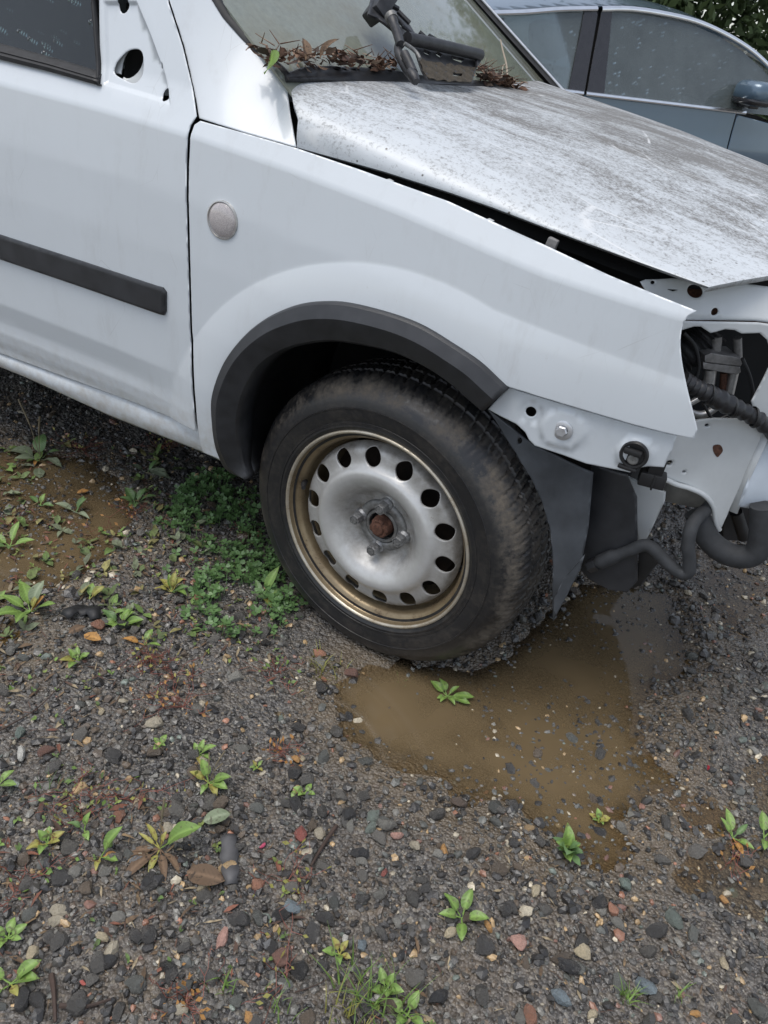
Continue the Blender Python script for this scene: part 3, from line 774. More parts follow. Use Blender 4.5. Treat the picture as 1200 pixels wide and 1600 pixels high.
for i in range(2 * NTH + 1):
    k = i if i <= NTH else 2 * NTH - i
    th = math.pi / 2 * (k / NTH) ** 1.15
    row = [bonnet_pt(th, j / NV) for j in range(NV + 1)]
    if i > NTH: row = [Vector((q.x, 1.66 - q.y, q.z)) for q in row]
    rows.append(row)
hem_n = [Vector((q.x, q.y + .005, q.z - .003)) for q in rows[0]]; hem_f = [Vector((q.x, q.y - .005, q.z - .003)) for q in rows[-1]]
rows = [hem_n] + rows + [hem_f]
def lipped(r): return [Vector((r[0].x + .003, r[0].y, r[0].z - .008))] + r + [Vector((r[-1].x - .003, r[-1].y, r[-1].z - .007))]
rows = [lipped(r) for r in rows]
bonnet = autosmooth(strip('bonnet', [list(reversed(r)) for r in rows], MT['bonnet'], van, th=.0015), 32)
tag(bonnet, 'unlatched white bonnet speckled with dark grime and lichen')
inn = [[Vector((q.x * .96, .83 + (q.y - .83) * .95, q.z - .030)) for q in r[2:-2:4]] for r in rows[2:-2:4]]
strip('bonnet_inner_frame', [list(reversed(r)) for r in inn], MT['void'], bonnet)
# ---- dark engine compartment under the bonnet
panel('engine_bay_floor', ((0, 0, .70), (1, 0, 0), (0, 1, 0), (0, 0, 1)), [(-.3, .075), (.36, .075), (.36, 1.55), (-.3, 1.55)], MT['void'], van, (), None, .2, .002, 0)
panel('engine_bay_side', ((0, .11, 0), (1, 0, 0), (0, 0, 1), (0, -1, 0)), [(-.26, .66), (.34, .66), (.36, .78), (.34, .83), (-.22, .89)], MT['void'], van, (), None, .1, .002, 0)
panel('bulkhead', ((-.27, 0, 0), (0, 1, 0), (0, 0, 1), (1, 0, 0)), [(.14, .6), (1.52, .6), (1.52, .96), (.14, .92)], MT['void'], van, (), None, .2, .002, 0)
# wing mounting clips visible in the gap
for c3, w, mt in zip([(-0.075,0.045,0.9184),(0.1009,0.045,0.896),(0.2029,0.045,0.8907)], (.005, .005, .008), ('inner_white', 'inner_white', 'alu_dark')):
    box('mounting_clip', (c3, (.97, 0, -.2), (0, 1, 0), (.2, 0, .97)), (-w, -.006, -.03), (w, .006, .0), MT[mt], van, .002)

# ---- wheel
st_ = FR['wheel']
wheel = bpy.data.objects.new('front_wheel', None); COL.objects.link(wheel); wheel.parent = van
wheel.matrix_world = Matrix(((st_[1][0], st_[2][0], st_[3][0], 0), (st_[1][1], st_[2][1], st_[3][1], 0), (st_[1][2], st_[2][2], st_[3][2], .297), (0, 0, 0, 1)))
tag(wheel, 'steel wheel with a worn, dusty tyre')
ID = ((0, 0, 0), (1, 0, 0), (0, 1, 0), (0, 0, 1))
def wpart(o, parent=None):
    o.parent = parent or wheel; return o
prof = [(.195, -.012), (.2065, -.0095), (.2105, .000), (.217, .0035), (.222, .0030), (.2225, .0044), (.2265, .0046), (.227, .0036), (.240, .0062), (.252, .0068), (.2525, .0082), (.2545, .0083), (.255, .0068), (.266, .0050), (.276, .0008), (.284, -.0055), (.291, -.0125)]
tread = [(.2965, -.0195), (.3015, -.027), (.3050, -.035), (.3068, -.043), (.3076, -.051), (.3080, -.0535), (.3082, -.0600), (.3084, -.0625), (.3096, -.075), (.3100, -.086), (.3100, -.0885), (.3100, -.0945), (.3100, -.097), (.3098, -.112), (.3094, -.121), (.3092, -.1235), (.3090, -.1295), (.3088, -.132), (.3070, -.145), (.3030, -.158), (.2965, -.170)]
inner = [(.280, -.183), (.255, -.190), (.225, -.187), (.20, -.175)]
NT = 540
jit = RNG.uniform(-1, 1, 200)
def tread_mod(a, j, r, h):
    nt = len(prof)
    if nt <= j < nt + len(tread):
        k = j - nt
        u = (h + .019) / -.15
        if k in (6, 11, 16): r -= .0052                       # circumferential grooves
        elif 0 <= u <= 1:
            side = 1 if u < .5 else -1
            ph = a * 78 / (2 * math.pi) + .9 * abs(u - .5) * 2 * side
            c = ph - math.floor(ph)
            if c < .20: r -= .0016 + .0030 * sstep(min(u, 1 - u) / .25)
            elif .56 < c < .66: r -= .0014                    # sipes
            elif u < .1: r += .0006
    elif 12 < j < nt:
        c = (a * 78 / (2 * math.pi) + .9) % 1.0
        if c < .20: h -= .0006 * (j - 12) / 4
    # flattened contact patch
    z = r * math.sin(a)
    if z < -.2905:
        ex = (-.2905 - z); r = r * (.2905 / -z) if z < 0 else r
        if j < len(prof): h += ex * .45
    return r, h
tyre = wpart(lathe('tyre', prof + tread + inner, ID, MT['tyre'], None, NT, mod=tread_mod, sharp=32))
tag(tyre, 'worn black tyre with brown dust on its shoulder')
rim = wpart(lathe('rim', [(.2095, -.004), (.2092, .0005), (.2068, .0022), (.2040, .0012), (.2026, -.002), (.2020, -.008), (.1995, -.0125), (.1935, -.0155), (.1885, -.020), (.1862, -.026), (.1852, -.036), (.1832, -.044), (.1800, -.048), (.1772, -.053), (.1755, -.075), (.170, -.12), (.178, -.15), (.205, -.165)], ID, MT['barrel'], None, 120, sharp=60))
wpart(lathe('rim_flange', [(.2100, -.006), (.2098, .0012), (.2070, .0032), (.2042, .0022), (.2028, -.0016)], ID, MT['flange'], None, 120, sharp=60), rim)
DR = (.0, .028, .034, .060, .065, .072, .082, .094, .104, .114, .124, .131, .1345, .138, .146, .160, .168, .1725, .1765)
DZ = (-.042, -.042, -.0420, -.0420, -.0415, -.0380, -.0250, -.0110, -.0045, -.0010, -.0008, -.0045, -.0090, -.0118, -.0140, -.0160, -.0195, -.0255, -.0400)
def gdisc(s, t):
    r = math.hypot(s, t)
    g = sum(interp(r + o, DR, DZ) for o in (-.0025, 0, .0025)) / 3
    # raised pads around the bolts
    for k in range(4):
        a = math.radians(-3 + 90 * k); d = math.hypot(s - .05 * math.cos(a), t - .05 * math.sin(a))
        g += .0035 * sstep((.017 - d) / .005)
    return g
vh = [circle(.1535 * math.cos(math.radians(49.7 + 360 / 14 * k)), .1535 * math.sin(math.radians(49.7 + 360 / 14 * k)), .0180, 24, .0178, math.radians(49.7 + 360 / 14 * k)) for k in range(14)]
disc = wpart(panel('wheel_disc', ID, circle(0, 0, .1765, 120), MT['disc'], None, vh + [circle(0, 0, .030, 40)], gdisc, .0055, .003, .0022))
tag(disc, 'silver painted steel disc with fourteen round holes')
wpart(lathe('hub_ring', [(.0290, -.050), (.0290, -.036), (.0305, -.0345), (.0345, -.0345), (.036, -.0365), (.0362, -.044)], ID, MT['hub'], None, 48))
wpart(lathe('hub_boss', [(.0365, -.046), (.0375, -.0365), (.040, -.0345), (.047, -.0345), (.0525, -.0365), (.0550, -.0395), (.0555, -.044)], ID, MT['hub'], None, 64))
wpart(lathe('hub_plate', [(.0005, -.052), (.034, -.052)], ID, MT['void'], None, 32))
wpart(lathe('brake_drum', [(.0005, -.085), (.11, -.085), (.150, -.080), (.165, -.10)], ID, simple('dark_brown_drum', (.026, .018, .014), .9, 0, 0, .6, 40), None, 48))  # dark brown drum seen behind the disc holes
# castellated, rusty hub nut on its shaft stub
def nut_mod(a, j, r, h):
    if 2 <= j <= 4: r *= .90 + .10 * (1 if (a * 6 / (2 * math.pi)) % 1 < .6 else 0)
    if j >= 5: r *= 1
    return r, h + (.0015 * math.sin(3 * a + j) if j < 6 else 0)
nut = wpart(lathe('hub_nut', [(.0225, -.052), (.0225, -.040), (.0215, -.034), (.0205, -.025), (.0175, -.0215), (.0130, -.0215), (.0125, -.0190), (.0100, -.0170), (.0005, -.0165)], ID, MT['rust'], None, 60, mod=nut_mod, sharp=25))
bp = [(.0005, .0), (.0060, .0), (.0062, -.0035), (.0072, .0005), (.0090, .0002), (.0098, -.0018), (.0098, -.017), (.0130, -.0215), (.0135, -.026)]
def hexmod(a, j, r, h):
    if 3 <= j <= 6: r *= .94 / max(.866, math.cos(((a + math.pi / 6) % (math.pi / 3)) - math.pi / 6)) if True else 1
    return r, h
first = None
for k in range(4):
    a = math.radians(-3 + 90 * k)
    if first is None:
        first = wpart(lathe('wheel_bolt', bp, ID, MT['bolt'], None, 36, mod=hexmod, sharp=25)); o = first
    else:
        o = first.copy(); COL.objects.link(o)
    o.scale = (1.12, 1.12, 1.1); o.location = (.05 * math.cos(a), .05 * math.sin(a), -.0120); o.rotation_euler = (0, 0, .3 + k)
va = math.radians(172)
vs_ = Vector((.188 * math.cos(va), .188 * math.sin(va), -.030)); ve = Vector((.172 * math.cos(va - .03), .172 * math.sin(va - .03), -.002))
wpart(tube('valve_stem', [vs_, vs_.lerp(ve, .5) + Vector((0, .002, .002)), ve], lambda t: .0058 if t < .6 else .0045, MT['rubber'], None, 12))

# ---- bolted flange below the wing, carrying the bumper
BKT = [(0.2004,0.6696),(0.3236,0.664),(0.4036,0.6599),(0.4601,0.6586),(0.4609,0.6361),(0.4587,0.6041),(0.4343,0.5996),(0.4234,0.5942),(0.4142,0.5823),(0.3958,0.5816),(0.3467,0.5786),(0.3101,0.5827),(0.2629,0.5859),(0.2518,0.5929),(0.2429,0.6041),(0.2259,0.6138),(0.1969,0.6198),(0.1764,0.6248)]
def gbk(s, t):
    g = gside(s, t) - .012
    for (cx, cy, rx, ry, h) in BUMPS:
        d = math.hypot((s - cx) / rx, (t - cy) / ry); g += h * sstep((1.25 - d) / .35)
    return g
bc = [(0.2429,0.6392),(0.299,0.6264),(0.4118,0.6171)]
BUMPS = [(bc[0][0], bc[0][1], .018, .018, -.003), (bc[1][0], bc[1][1], .034, .030, .0045), (bc[2][0], bc[2][1], .026, .024, .005)]
hb = [circle(bc[0][0], bc[0][1], .0085, 18)]
bkt = panel('bumper_flange', 'side', BKT, MT['white'], van, hb, gbk, .009, .0015, .003)
def hexbolt(name, c, rad, mat, parent, frame_n=('side',)):
    f = (c, (1, 0, 0), (0, .0, 1), (0, -1, 0))
    o = lathe(name, [(rad * 1.75, -.001), (rad * 1.75, .0008), (rad * 1.6, .0016), (rad * 1.02, .0018)], f, mat, parent, 36, sharp=30)
    lathe('bolt_head', [(rad * 1.0, .0012), (rad * 1.0, .0065), (rad * .86, .0078), (.0004, .0078)], f, mat, o, 6, sharp=20)
    return o
c = on('side', bc[1][0], bc[1][1], gbk(*bc[1])); hexbolt('flange_bolt', c, .0092, MT['zinc'], bkt)
# black bumper clip
c = on('side', bc[2][0], bc[2][1], gbk(*bc[2]))
cf = (c, (1, 0, 0), (0, 0, 1), (0, -1, 0))
clip = lathe('bumper_clip', [(.0220, -.001), (.0225, .003), (.0205, .006), (.0170, .0055), (.0160, .002), (.0005, .0015)], cf, MT['plastic_dark'], bkt, 36, sharp=30)
box('clip_bar', cf, (-.016, .001, .003), (.012, .011, .012), MT['plastic_dark'], clip, .003)
box('clip_foot', cf, (-.018, -.027, -.001), (.012, -.020, .008), MT['plastic_dark'], clip, .003)
lathe('clip_screw', [(.0085, .002), (.0085, .006), (.0065, .0075), (.0005, .0070)], (on(cf, .001, -.007), (1, 0, 0), (0, 0, 1), (0, -1, 0)), MT['hub'], clip, 16)
c = [(0.4441,0.045,0.5772)][0]
pg = box('sensor_plug', (c, (.98, .2, 0), (0, 0, 1), (.2, -.98, 0)), (-.017, -.014, -.012), (.024, .010, .012), MT['plastic_dark'], van, .003)
box('plug_body', (c, (.98, .2, 0), (0, 0, 1), (.2, -.98, 0)), (-.008, .006, -.010), (.016, .036, .009), MT['plastic_dark'], pg, .003)
box('plug_rib', (c, (.98, .2, 0), (0, 0, 1), (.2, -.98, 0)), (.004, -.016, .010), (.007, .011, .0145), MT['plastic_dark'], pg, .001)

# ---- front part of the wheel arch liner (hanging grey plastic)
LO = [(0.1641,0.6053),(0.1951,0.5803),(0.2293,0.5515),(0.2656,0.5122),(0.2934,0.4712),(0.3188,0.4199),(0.3426,0.3457),(0.3584,0.2831),(0.3696,0.2302),(0.3769,0.285),(0.3843,0.3448),(0.3839,0.3805),(0.3764,0.4474),(0.3651,0.5073),(0.3572,0.5493),(0.3259,0.5581),(0.2574,0.5715),(0.2131,0.5914)]
lin2 = panel('arch_liner', 'side', LO, MT['liner'], van, [circle(*[(0.2315,0.5737)][0], .004, 10, .006)], lambda s, t: -.025 - .30 * max(0, s - .28) + .012 * math.exp(-((t - .3) / .06) ** 2) + .004 * math.sin(s * 60 + t * 12), .012, .003, .003)
tag(lin2, 'torn grey plastic wheel arch liner hanging in front of the tyre')
fl = [(0.3894,0.4163),(0.3898,0.3824),(0.3825,0.3236),(0.3753,0.2695),(0.3637,0.3098),(0.3683,0.3553)]
panel('liner_flap', 'side', fl, MT['liner'], lin2, (), lambda s, t: -.012 + .003 * math.sin(s * 90), .012, .003, .002)
# second, darker shield behind with a folded foot
panel('shield', 'side', [(0.3437,0.5378),(0.4058,0.5437),(0.433,0.5087),(0.4608,0.4192),(0.4817,0.3479),(0.4726,0.3199),(0.4426,0.3126),(0.4031,0.3191),(0.3842,0.3296),(0.3661,0.4165)], MT['plastic'], van, (), lambda s, t: -.11 + .018 * math.sin((s - .3) * 14) , .012, .003, .004)
pn = panel('shield_foot', 'side', [(0.4655,0.3902),(0.502,0.4123),(0.5083,0.4068),(0.4905,0.3246),(0.4743,0.3077),(0.4807,0.3333)], MT['plastic_dark'], van, (), lambda s, t: -.13, .012, .006, .002)
# pale inner rail behind the shield
panel('inner_rail', 'side', [(0.402,0.508),(0.4717,0.5026),(0.4754,0.4843),(0.4702,0.4036),(0.4581,0.3896),(0.4325,0.4461)], MT['inner_white'], van, (), lambda s, t: -.16, .015, .003, .004)
panel('rail_side', 'side', [(0.4163,0.5086),(0.54,0.5108),(0.5523,0.4757),(0.4763,0.466),(0.4294,0.4663)], simple('grimy_rail', (.17, .165, .15), .7, var=.35, scale=30), van, (), lambda s, t: -.20, .015, .003, .003)

# ---- headlight mount (white pressed steel) with the open bay
def gb1(s, t): return .010 * math.sin(t * 60) * .3
T1 = [(-0.0827,0.1535),(-0.0741,0.1571),(-0.0569,0.1588),(-0.0323,0.1621),(0.0102,0.1634),(0.044,0.1649),(0.1023,0.1648),(0.1441,0.1641),(0.1656,0.117),(0.1231,0.1171),(0.108,0.1177),(0.0613,0.1144),(0.0109,0.1107),(-0.0191,0.1089),(-0.0529,0.1184)]
def gbeam(s, t):
    tt = (t - T1[2][1]); return -.010 - .55 * max(0, tt + .035) * 1.0 + .006 * sstep((-.045 - tt) / .01)
beam = panel('upper_beam', 'bay', T1, MT['inner_white'], van, [circle(*[(0.0047,0.1488)][0], .013, 20, .0085, -.15), circle(*[(0.0394,0.1251)][0], .006, 12, .0052, .5), circle(*[(-0.0633,0.1544)][0], .0035, 10, .0025)], gbeam, .008, .002, .003)
panel('beam_backing', 'bay', [(-0.0659,0.1393),(0.186,0.1508),(0.2133,0.0909),(-0.0076,0.0916)], MT['rust'], beam, (), lambda s, t: -.06, .04, .002, 0)
T2 = [(-0.0316,0.1101),(0.0082,0.1128),(0.0583,0.1165),(0.1049,0.1198),(0.1199,0.1192),(0.1678,0.1187),(0.2183,0.0087),(0.1933,-0.0158),(0.1954,-0.0386),(0.1877,-0.0579),(0.1552,-0.0189),(0.1464,-0.0061),(0.1498,0.0251),(0.1518,0.0532),(0.1452,0.0758),(0.1304,0.095),(0.1135,0.1046),(0.0855,0.1011),(0.0722,0.1054),(0.0565,0.1054),(0.0446,0.1004),(0.0357,0.0976),(0.0171,0.1058),(0.0061,0.1048),(-0.0116,0.0972),(-0.0255,0.093)]
lip = panel('lamp_opening_lip', 'bay', T2, MT['inner_white'], van, (), lambda s, t: .004, .008, .002, .003)
LB = [(0.0172,-0.0787),(0.0335,-0.0567),(0.0637,-0.0408),(0.0887,-0.0343),(0.122,-0.0294),(0.1472,-0.0366),(0.1734,-0.0507),(0.1768,-0.0691),(0.1764,-0.1396),(0.1748,-0.2027),(0.1746,-0.2416),(0.162,-0.2248),(0.1436,-0.1929),(0.1182,-0.1726),(0.0898,-0.1618),(0.0635,-0.156),(0.0385,-0.1466),(0.0243,-0.1316)]
def glow(s, t): return .02 + .010 * sstep((t - (-.045)) / .03) - .006 * math.sin(s * 25)
lbr = panel('lamp_bracket', 'bay', LB, MT['inner_white'], van, [circle(*[(0.0419,-0.1207)][0], .006, 6, .0055), circle(*[(0.0732,-0.1355)][0], .003, 10, .0026), circle(*[(0.081,-0.0485)][0], .0038, 8, .003)], glow, .008, .003, .004)
panel('rust_patch', 'bay', spline([(a, c_, 0) for a, c_ in [(0.1022,-0.0813),(0.1122,-0.0782),(0.1202,-0.087),(0.119,-0.0954),(0.1154,-0.1005),(0.1062,-0.0916)]], 3, True) and [(a, c_) for a, c_, _ in spline([(a, c_, 0) for a, c_ in [(0.1022,-0.0813),(0.1122,-0.0782),(0.1202,-0.087),(0.119,-0.0954),(0.1154,-0.1005),(0.1062,-0.0916)]], 3, True)], MT['rust'], lbr, (), lambda s, t: glow(s, t) + .0006, .006, 0, 0)
# rolled lower edge of the bracket
edge = [(0.4631,0.1047,0.5534),(0.4839,0.1186,0.544),(0.5058,0.1332,0.5382),(0.5294,0.149,0.5274),(0.5506,0.1631,0.5071),(0.5659,0.1733,0.4752),(0.5764,0.1803,0.4584)]
tube('rolled_edge', edge, .0045, MT['inner_white'], lbr, 8)
# seam flange and front crossmember
sf = [(0.5734,0.1759,0.6501),(0.5727,0.1754,0.576),(0.577,0.1783,0.4999)]; 
seam = strip('seam_flange', [[Vector(p) for p in sf], [Vector(p) + Vector((.014, -.006, .002)) for p in sf]], MT['inner_white'], van, th=.003)
panel('crossmember', 'bay', [(0.1748,-0.0615),(0.1942,-0.0542),(0.2829,-0.0534),(0.357,-0.2061),(0.2411,-0.1933),(0.18,-0.1841),(0.1763,-0.1523)], simple('pale_blue_steel', (.55, .60, .65), .45, var=.1, scale=12), van, (), lambda s, t: .03 + .008 * math.sin(t * 30), .012, .003, .004)
# dark hollow behind the lamp opening
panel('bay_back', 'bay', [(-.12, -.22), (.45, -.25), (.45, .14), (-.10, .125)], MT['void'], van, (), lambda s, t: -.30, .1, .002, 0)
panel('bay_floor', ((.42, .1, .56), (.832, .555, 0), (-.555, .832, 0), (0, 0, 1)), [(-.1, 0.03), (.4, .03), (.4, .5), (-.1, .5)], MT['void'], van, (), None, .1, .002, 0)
# pipes, coupling block and hoses in the bay
def pipe(name, pts, r, mat, parent=None, n=12): return tube(name, pts, r, mat, parent or van, n)
bf = FR['bay']
def blockpx(name, pts2, d0, d1, mat, parent):
    o = panel(name, 'bay', pts2, mat, parent, (), lambda s, t: d1, .01, d1 - d0, .002); return o
cb = blockpx('coupling_block', [(0.0731,0.0434),(0.0822,0.0485),(0.1352,0.0444),(0.1411,0.0384),(0.1409,0.0306),(0.0771,0.0328)], -.10, -.05, MT['alu_dark'], van)
blockpx('coupling_plate', [(0.0743,0.0314),(0.1403,0.0294),(0.1449,0.0209),(0.1401,0.016),(0.0794,0.0208)], -.10, -.05, MT['alu_dark'], cb)
pipe('coolant_pipe', [(0.4577,0.2153,0.7691),(0.4645,0.2198,0.737)], .009, MT['alu_dark'])
pipe('coolant_pipe', [(0.4878,0.2354,0.7692),(0.5003,0.2437,0.7352)], .007, MT['alu_dark'])
pipe('coolant_pipe', [(0.4665,0.2092,0.7173),(0.4728,0.2134,0.686)], .0105, MT['alu'])
pipe('coolant_pipe', [(0.5028,0.2334,0.7143),(0.5088,0.2374,0.6733)], .0075, MT['alu'])
pipe('threaded_stud', [(0.488,0.2295,0.7109),(0.4983,0.2364,0.6737)], .006, MT['rust'])
pipe('steel_pipe', [(0.4509,0.1687,0.6594),(0.4598,0.1746,0.6672),(0.4699,0.1813,0.6774)], .0055, MT['alu'])
pipe('steel_pipe', [(0.4589,0.162,0.654),(0.4745,0.1724,0.6497),(0.4866,0.1805,0.6532),(0.4963,0.187,0.6646)], .0065, MT['alu'])
def corr(r, k, amp): return lambda t: r + amp * (1 if (t * k) % 1 < .5 else -1)
pipe('corrugated_duct', [(0.4086,0.2126,0.7168),(0.4222,0.2217,0.7351),(0.4358,0.2308,0.7555),(0.445,0.2369,0.7741)], corr(.030, 11, .0022), MT['rubber'], None, 20)
loom = pipe('wiring_loom', [(0.4378,0.0698,0.7346),(0.4546,0.081,0.7248),(0.4727,0.0931,0.7171),(0.4955,0.1083,0.7065),(0.5246,0.1277,0.6942),(0.5509,0.1453,0.6835),(0.574,0.1607,0.67),(0.6116,0.1858,0.6436)], lambda t: .0125 + .0016 * math.sin(t * 90) + .003 * math.exp(-((t - .45) / .12) ** 2), MT['tape'], None, 16)
pipe('corrugated_sleeve', [(0.4246,0.067,0.7355),(0.4437,0.0798,0.7291),(0.4641,0.0934,0.7196)], corr(.0115, 14, .0013), MT['rubber'], loom, 16)
# hoses below
hz = [(0.3961,0.085,0.3504),(0.4199,0.085,0.3787),(0.4532,0.085,0.4135),(0.4699,0.085,0.432),(0.4862,0.085,0.4326),(0.5157,0.085,0.4162),(0.5408,0.085,0.406),(0.553,0.085,0.4146),(0.5448,0.085,0.4418),(0.5352,0.085,0.464)] + [(0.5307,0.1,0.4953)] + [(0.5428,0.17,0.4925)] + [(0.5615,0.3,0.471)]
hose = pipe('foam_hose', hz[2:], .0110, MT['foam'])
pipe('hose_coupling', hz[:3], lambda t: .009 if t < .3 else (.0135 if t < .75 else .0105), MT['foam'], hose)
pipe('hose_nut', [hz[0], tuple(Vector(hz[0]).lerp(Vector(hz[1]), .45))], .0120, MT['plastic'], hose, 6)
pipe('radiator_hose', [(0.5301,0.17,0.4819),(0.5609,0.17,0.4436),(0.5957,0.17,0.426),(0.627,0.17,0.4293),(0.6436,0.17,0.4479),(0.6391,0.17,0.4821),(0.6219,0.17,0.5331)], .0205, MT['foam'], None, 18)
pipe('cooler_bracket', [(0.5983,0.3151,0.4356),(0.6322,0.3377,0.3787)], .012, MT['plastic_dark'], None, 8)
panel('radiator', 'bay', [(0.2662,-0.276),(0.4874,-0.2771),(0.5243,-0.3533),(0.2988,-0.3581)], MT['plastic_dark'], van, (), lambda s, t: -.12, .05, .03, .003)
# small things under the van
box('suspension_arm', ((.05, .30, .16), (1, 0, 0), (0, 1, 0), (0, 0, 1)), (-.05, .08, -.015), (.22, .5, .02), MT['void'], van, .008)
box('subframe', ((0, .55, .2), (1, 0, 0), (0, 1, 0), (0, 0, 1)), (-.35, 0, 0), (.38, .9, .12), MT['void'], van, .01)

# ---- scuttle grille (black) along the foot of the windscreen
gs = lambda s, t: gscreen(s, t) + .010
def gg(s, t): return gscreen(s, t) + .012
GR = [(-0.7126,0.0413),(-0.6534,0.0474),(-0.5815,0.0436),(-0.5102,0.0334),(-0.4366,0.0189),(-0.3545,0.0044),(-0.2018,-0.0119),(-0.0047,-0.025),(0.1991,-0.0407),(0.1533,-0.0673),(-0.0591,-0.0557),(-0.3957,-0.0259),(-0.6221,0.008),(-0.725,0.0263)]
slots = [[(-0.5804,0.0376),(-0.5673,0.0349),(-0.5715,0.0278),(-0.5845,0.0305)], [(-0.558,0.0341),(-0.5445,0.0315),(-0.5488,0.0243),(-0.5623,0.027)], [(-0.5349,0.0307),(-0.5209,0.0281),(-0.5254,0.0208),(-0.5393,0.0235)]]
grl = panel('scuttle_grille', 'screen', GR, MT['plastic_dark'], van, slots, lambda s, t: gscreen(s, t) + .010 + .003 * math.sin(t * 120), .012, .006, .004)
panel('scuttle_pan', ((0, 0, .975), (1, 0, 0), (0, 1, 0), (0, 0, 1)), [(-.25, .16), (-.22, .83), (-.25, 1.50), (-.40, 1.50), (-.40, .16)], MT['void'], van, (), None, .1, .002, 0)

pipe('thin_cable', [(0.4116,0.1545,0.7773),(0.4328,0.1686,0.7584),(0.4487,0.1793,0.7276),(0.4526,0.1818,0.6945)], .003, MT['rubber'])
pipe('thin_cable', [(0.5064,0.1937,0.7516),(0.5281,0.2082,0.7211),(0.5433,0.2183,0.6887),(0.5429,0.218,0.6597)], .003, MT['rubber'])
pipe('thin_cable', [(0.4759,0.1493,0.6791),(0.5001,0.1655,0.6529),(0.5204,0.179,0.6629)], .0025, MT['rubber'])
for k_ in range(3):
    q = [(0.4832,0.1001,0.7118),(0.5195,0.1243,0.6959),(0.5543,0.1475,0.6816)][k_]
    lathe('cable_tie', [(.0155, -.003), (.0165, -.002), (.0165, .002), (.0155, .003)], (q, (-.25, .42, .87), (.4, -.8, .5), (.75, .45, -.45)), MT['plastic_dark'], loom, 20)

# ================================================================== LOOSE WIPER LINKAGE on the scuttle
wl = empty('wiper_linkage', tuple(on('screen', -.45, .05, gscreen(-.45, .05))))
tag(wl, 'black metal wiper linkage lying loose against the windscreen foot', 'car part')
def wp(d): return lambda s, t: gscreen(s, t) + d
EP = [(-0.4323,0.1056),(-0.3819,0.1382),(-0.3412,0.1626),(-0.2976,0.165),(-0.3162,0.1275),(-0.3095,0.1011),(-0.3045,0.0812),(-0.3144,0.0545),(-0.3202,0.0445),(-0.3943,0.042),(-0.3896,0.0644),(-0.3982,0.0804),(-0.4114,0.0962)]
pl = panel('end_bracket', 'screen', EP, MT['wiper_steel'], wl, [circle(*[(-0.3406,0.084)][0], .0065, 14, .009), circle(*[(-0.3411,0.0643)][0], .0085, 14, .016, .5)], wp(.055), .01, .004, .003)
for pts in ([(-0.3421,0.4725,1.1534),(-0.3284,0.4977,1.146)], [(-0.3231,0.4886,1.1418),(-0.2985,0.4959,1.1257)], [(-0.3083,0.5647,1.1126),(-0.294,0.5721,1.1034)], [(-0.2994,0.5944,1.1082),(-0.2847,0.6178,1.0994)]):
    tube('bracket_rib', pts, .005, MT['wiper_steel'], wl, 6)
box('bracket_block', (on('screen', *[(-0.3679,0.122)][0], gscreen(-.3, .2) + .05), (0, .8, 0.6), (-.829, .335, -.447), (.559, .497, -.663)), (-.03, -.024, -.015), (.03, .024, .015), MT['wiper_steel'], wl, .005)
tube('pivot_shaft', [(-0.3012,0.423,1.1277),(-0.2786,0.4031,1.1108),(-0.2521,0.376,1.0903)], lambda t: .0105 if t < .2 else .0085, MT['wiper_steel'], wl, 14)
tube('shaft_collar', [(-0.3075,0.4285,1.1325),(-0.2998,0.4234,1.1269)], .0120, MT['hub'], wl, 14)
tube('crank_lever', [(-0.2746,0.4182,1.0974),(-0.2568,0.3773,1.0816),(-0.2404,0.3597,1.0687),(-0.2213,0.3474,1.0546),(-0.2092,0.342,1.0459)], lambda t: .0085 - .002 * t, MT['wiper_steel'], wl, 12)
tube('lower_rod', [(-0.2291,0.35,1.0782),(-0.2101,0.3378,1.0641),(-0.194,0.3252,1.052)], .0085, MT['wiper_steel'], wl, 12)
tube('tie_wire', [(-0.2338,0.3545,1.0939),(-0.2227,0.3662,1.0876),(-0.2123,0.3689,1.0809),(-0.2027,0.3625,1.0738)], .0035, MT['hub'], wl, 8)
tube('ball_socket', [(-0.1937,0.3075,1.0558),(-0.182,0.3023,1.0473),(-0.1729,0.2965,1.0406)], lambda t: .007 + .003 * math.sin(math.pi * t), MT['wiper_steel'], wl, 8)
lt = tube('cross_tube', [(-0.2621,0.4194,1.1011),(-0.2527,0.469,1.0989),(-0.2368,0.5593,1.0942),(-0.2172,0.6907,1.0868)], .0115, MT['wiper_steel'], wl, 14)
PLT = [(-0.3524,0.0349),(-0.2275,0.014),(-0.0965,-0.0061),(-0.0942,-0.0134),(-0.1536,-0.0356),(-0.2464,-0.0756),(-0.3489,-0.0668),(-0.42,-0.0556),(-0.4107,-0.034),(-0.3804,0.0031)]
sl_ = [[tuple(q) for q in [(-0.3363,0.0116),(-0.3239,0.0047),(-0.3362,0.0001),(-0.3479,0.0053)]], [tuple(q) for q in [(-0.2881,0.0058),(-0.2806,-0.0011),(-0.296,-0.0076),(-0.3034,-0.0007)]],
       [tuple(q) for q in [(-0.2404,-0.0068),(-0.1939,-0.0141),(-0.2142,-0.0227),(-0.2447,-0.0136)]], [tuple(q) for q in [(-0.2971,-0.0479),(-0.2639,-0.0543),(-0.2793,-0.0622),(-0.3118,-0.0556)]]]
plate = panel('motor_plate', 'screen', PLT, MT['wiper_steel'], wl, sl_, wp(.055), .01, .003, .003)
panel('dirt_crust', 'screen', [(-0.3913,-0.0096),(-0.3595,-0.0173),(-0.2928,-0.0262),(-0.1712,-0.0389),(-0.2534,-0.0769),(-0.3552,-0.0681),(-0.4164,-0.0576),(-0.4139,-0.0371)], MT['moss_dirt'], plate, [sl_[3]], lambda s, t: gscreen(s, t) + .0565 + .002 * math.sin(s * 150) * math.sin(t * 170), .008, .001, .001)
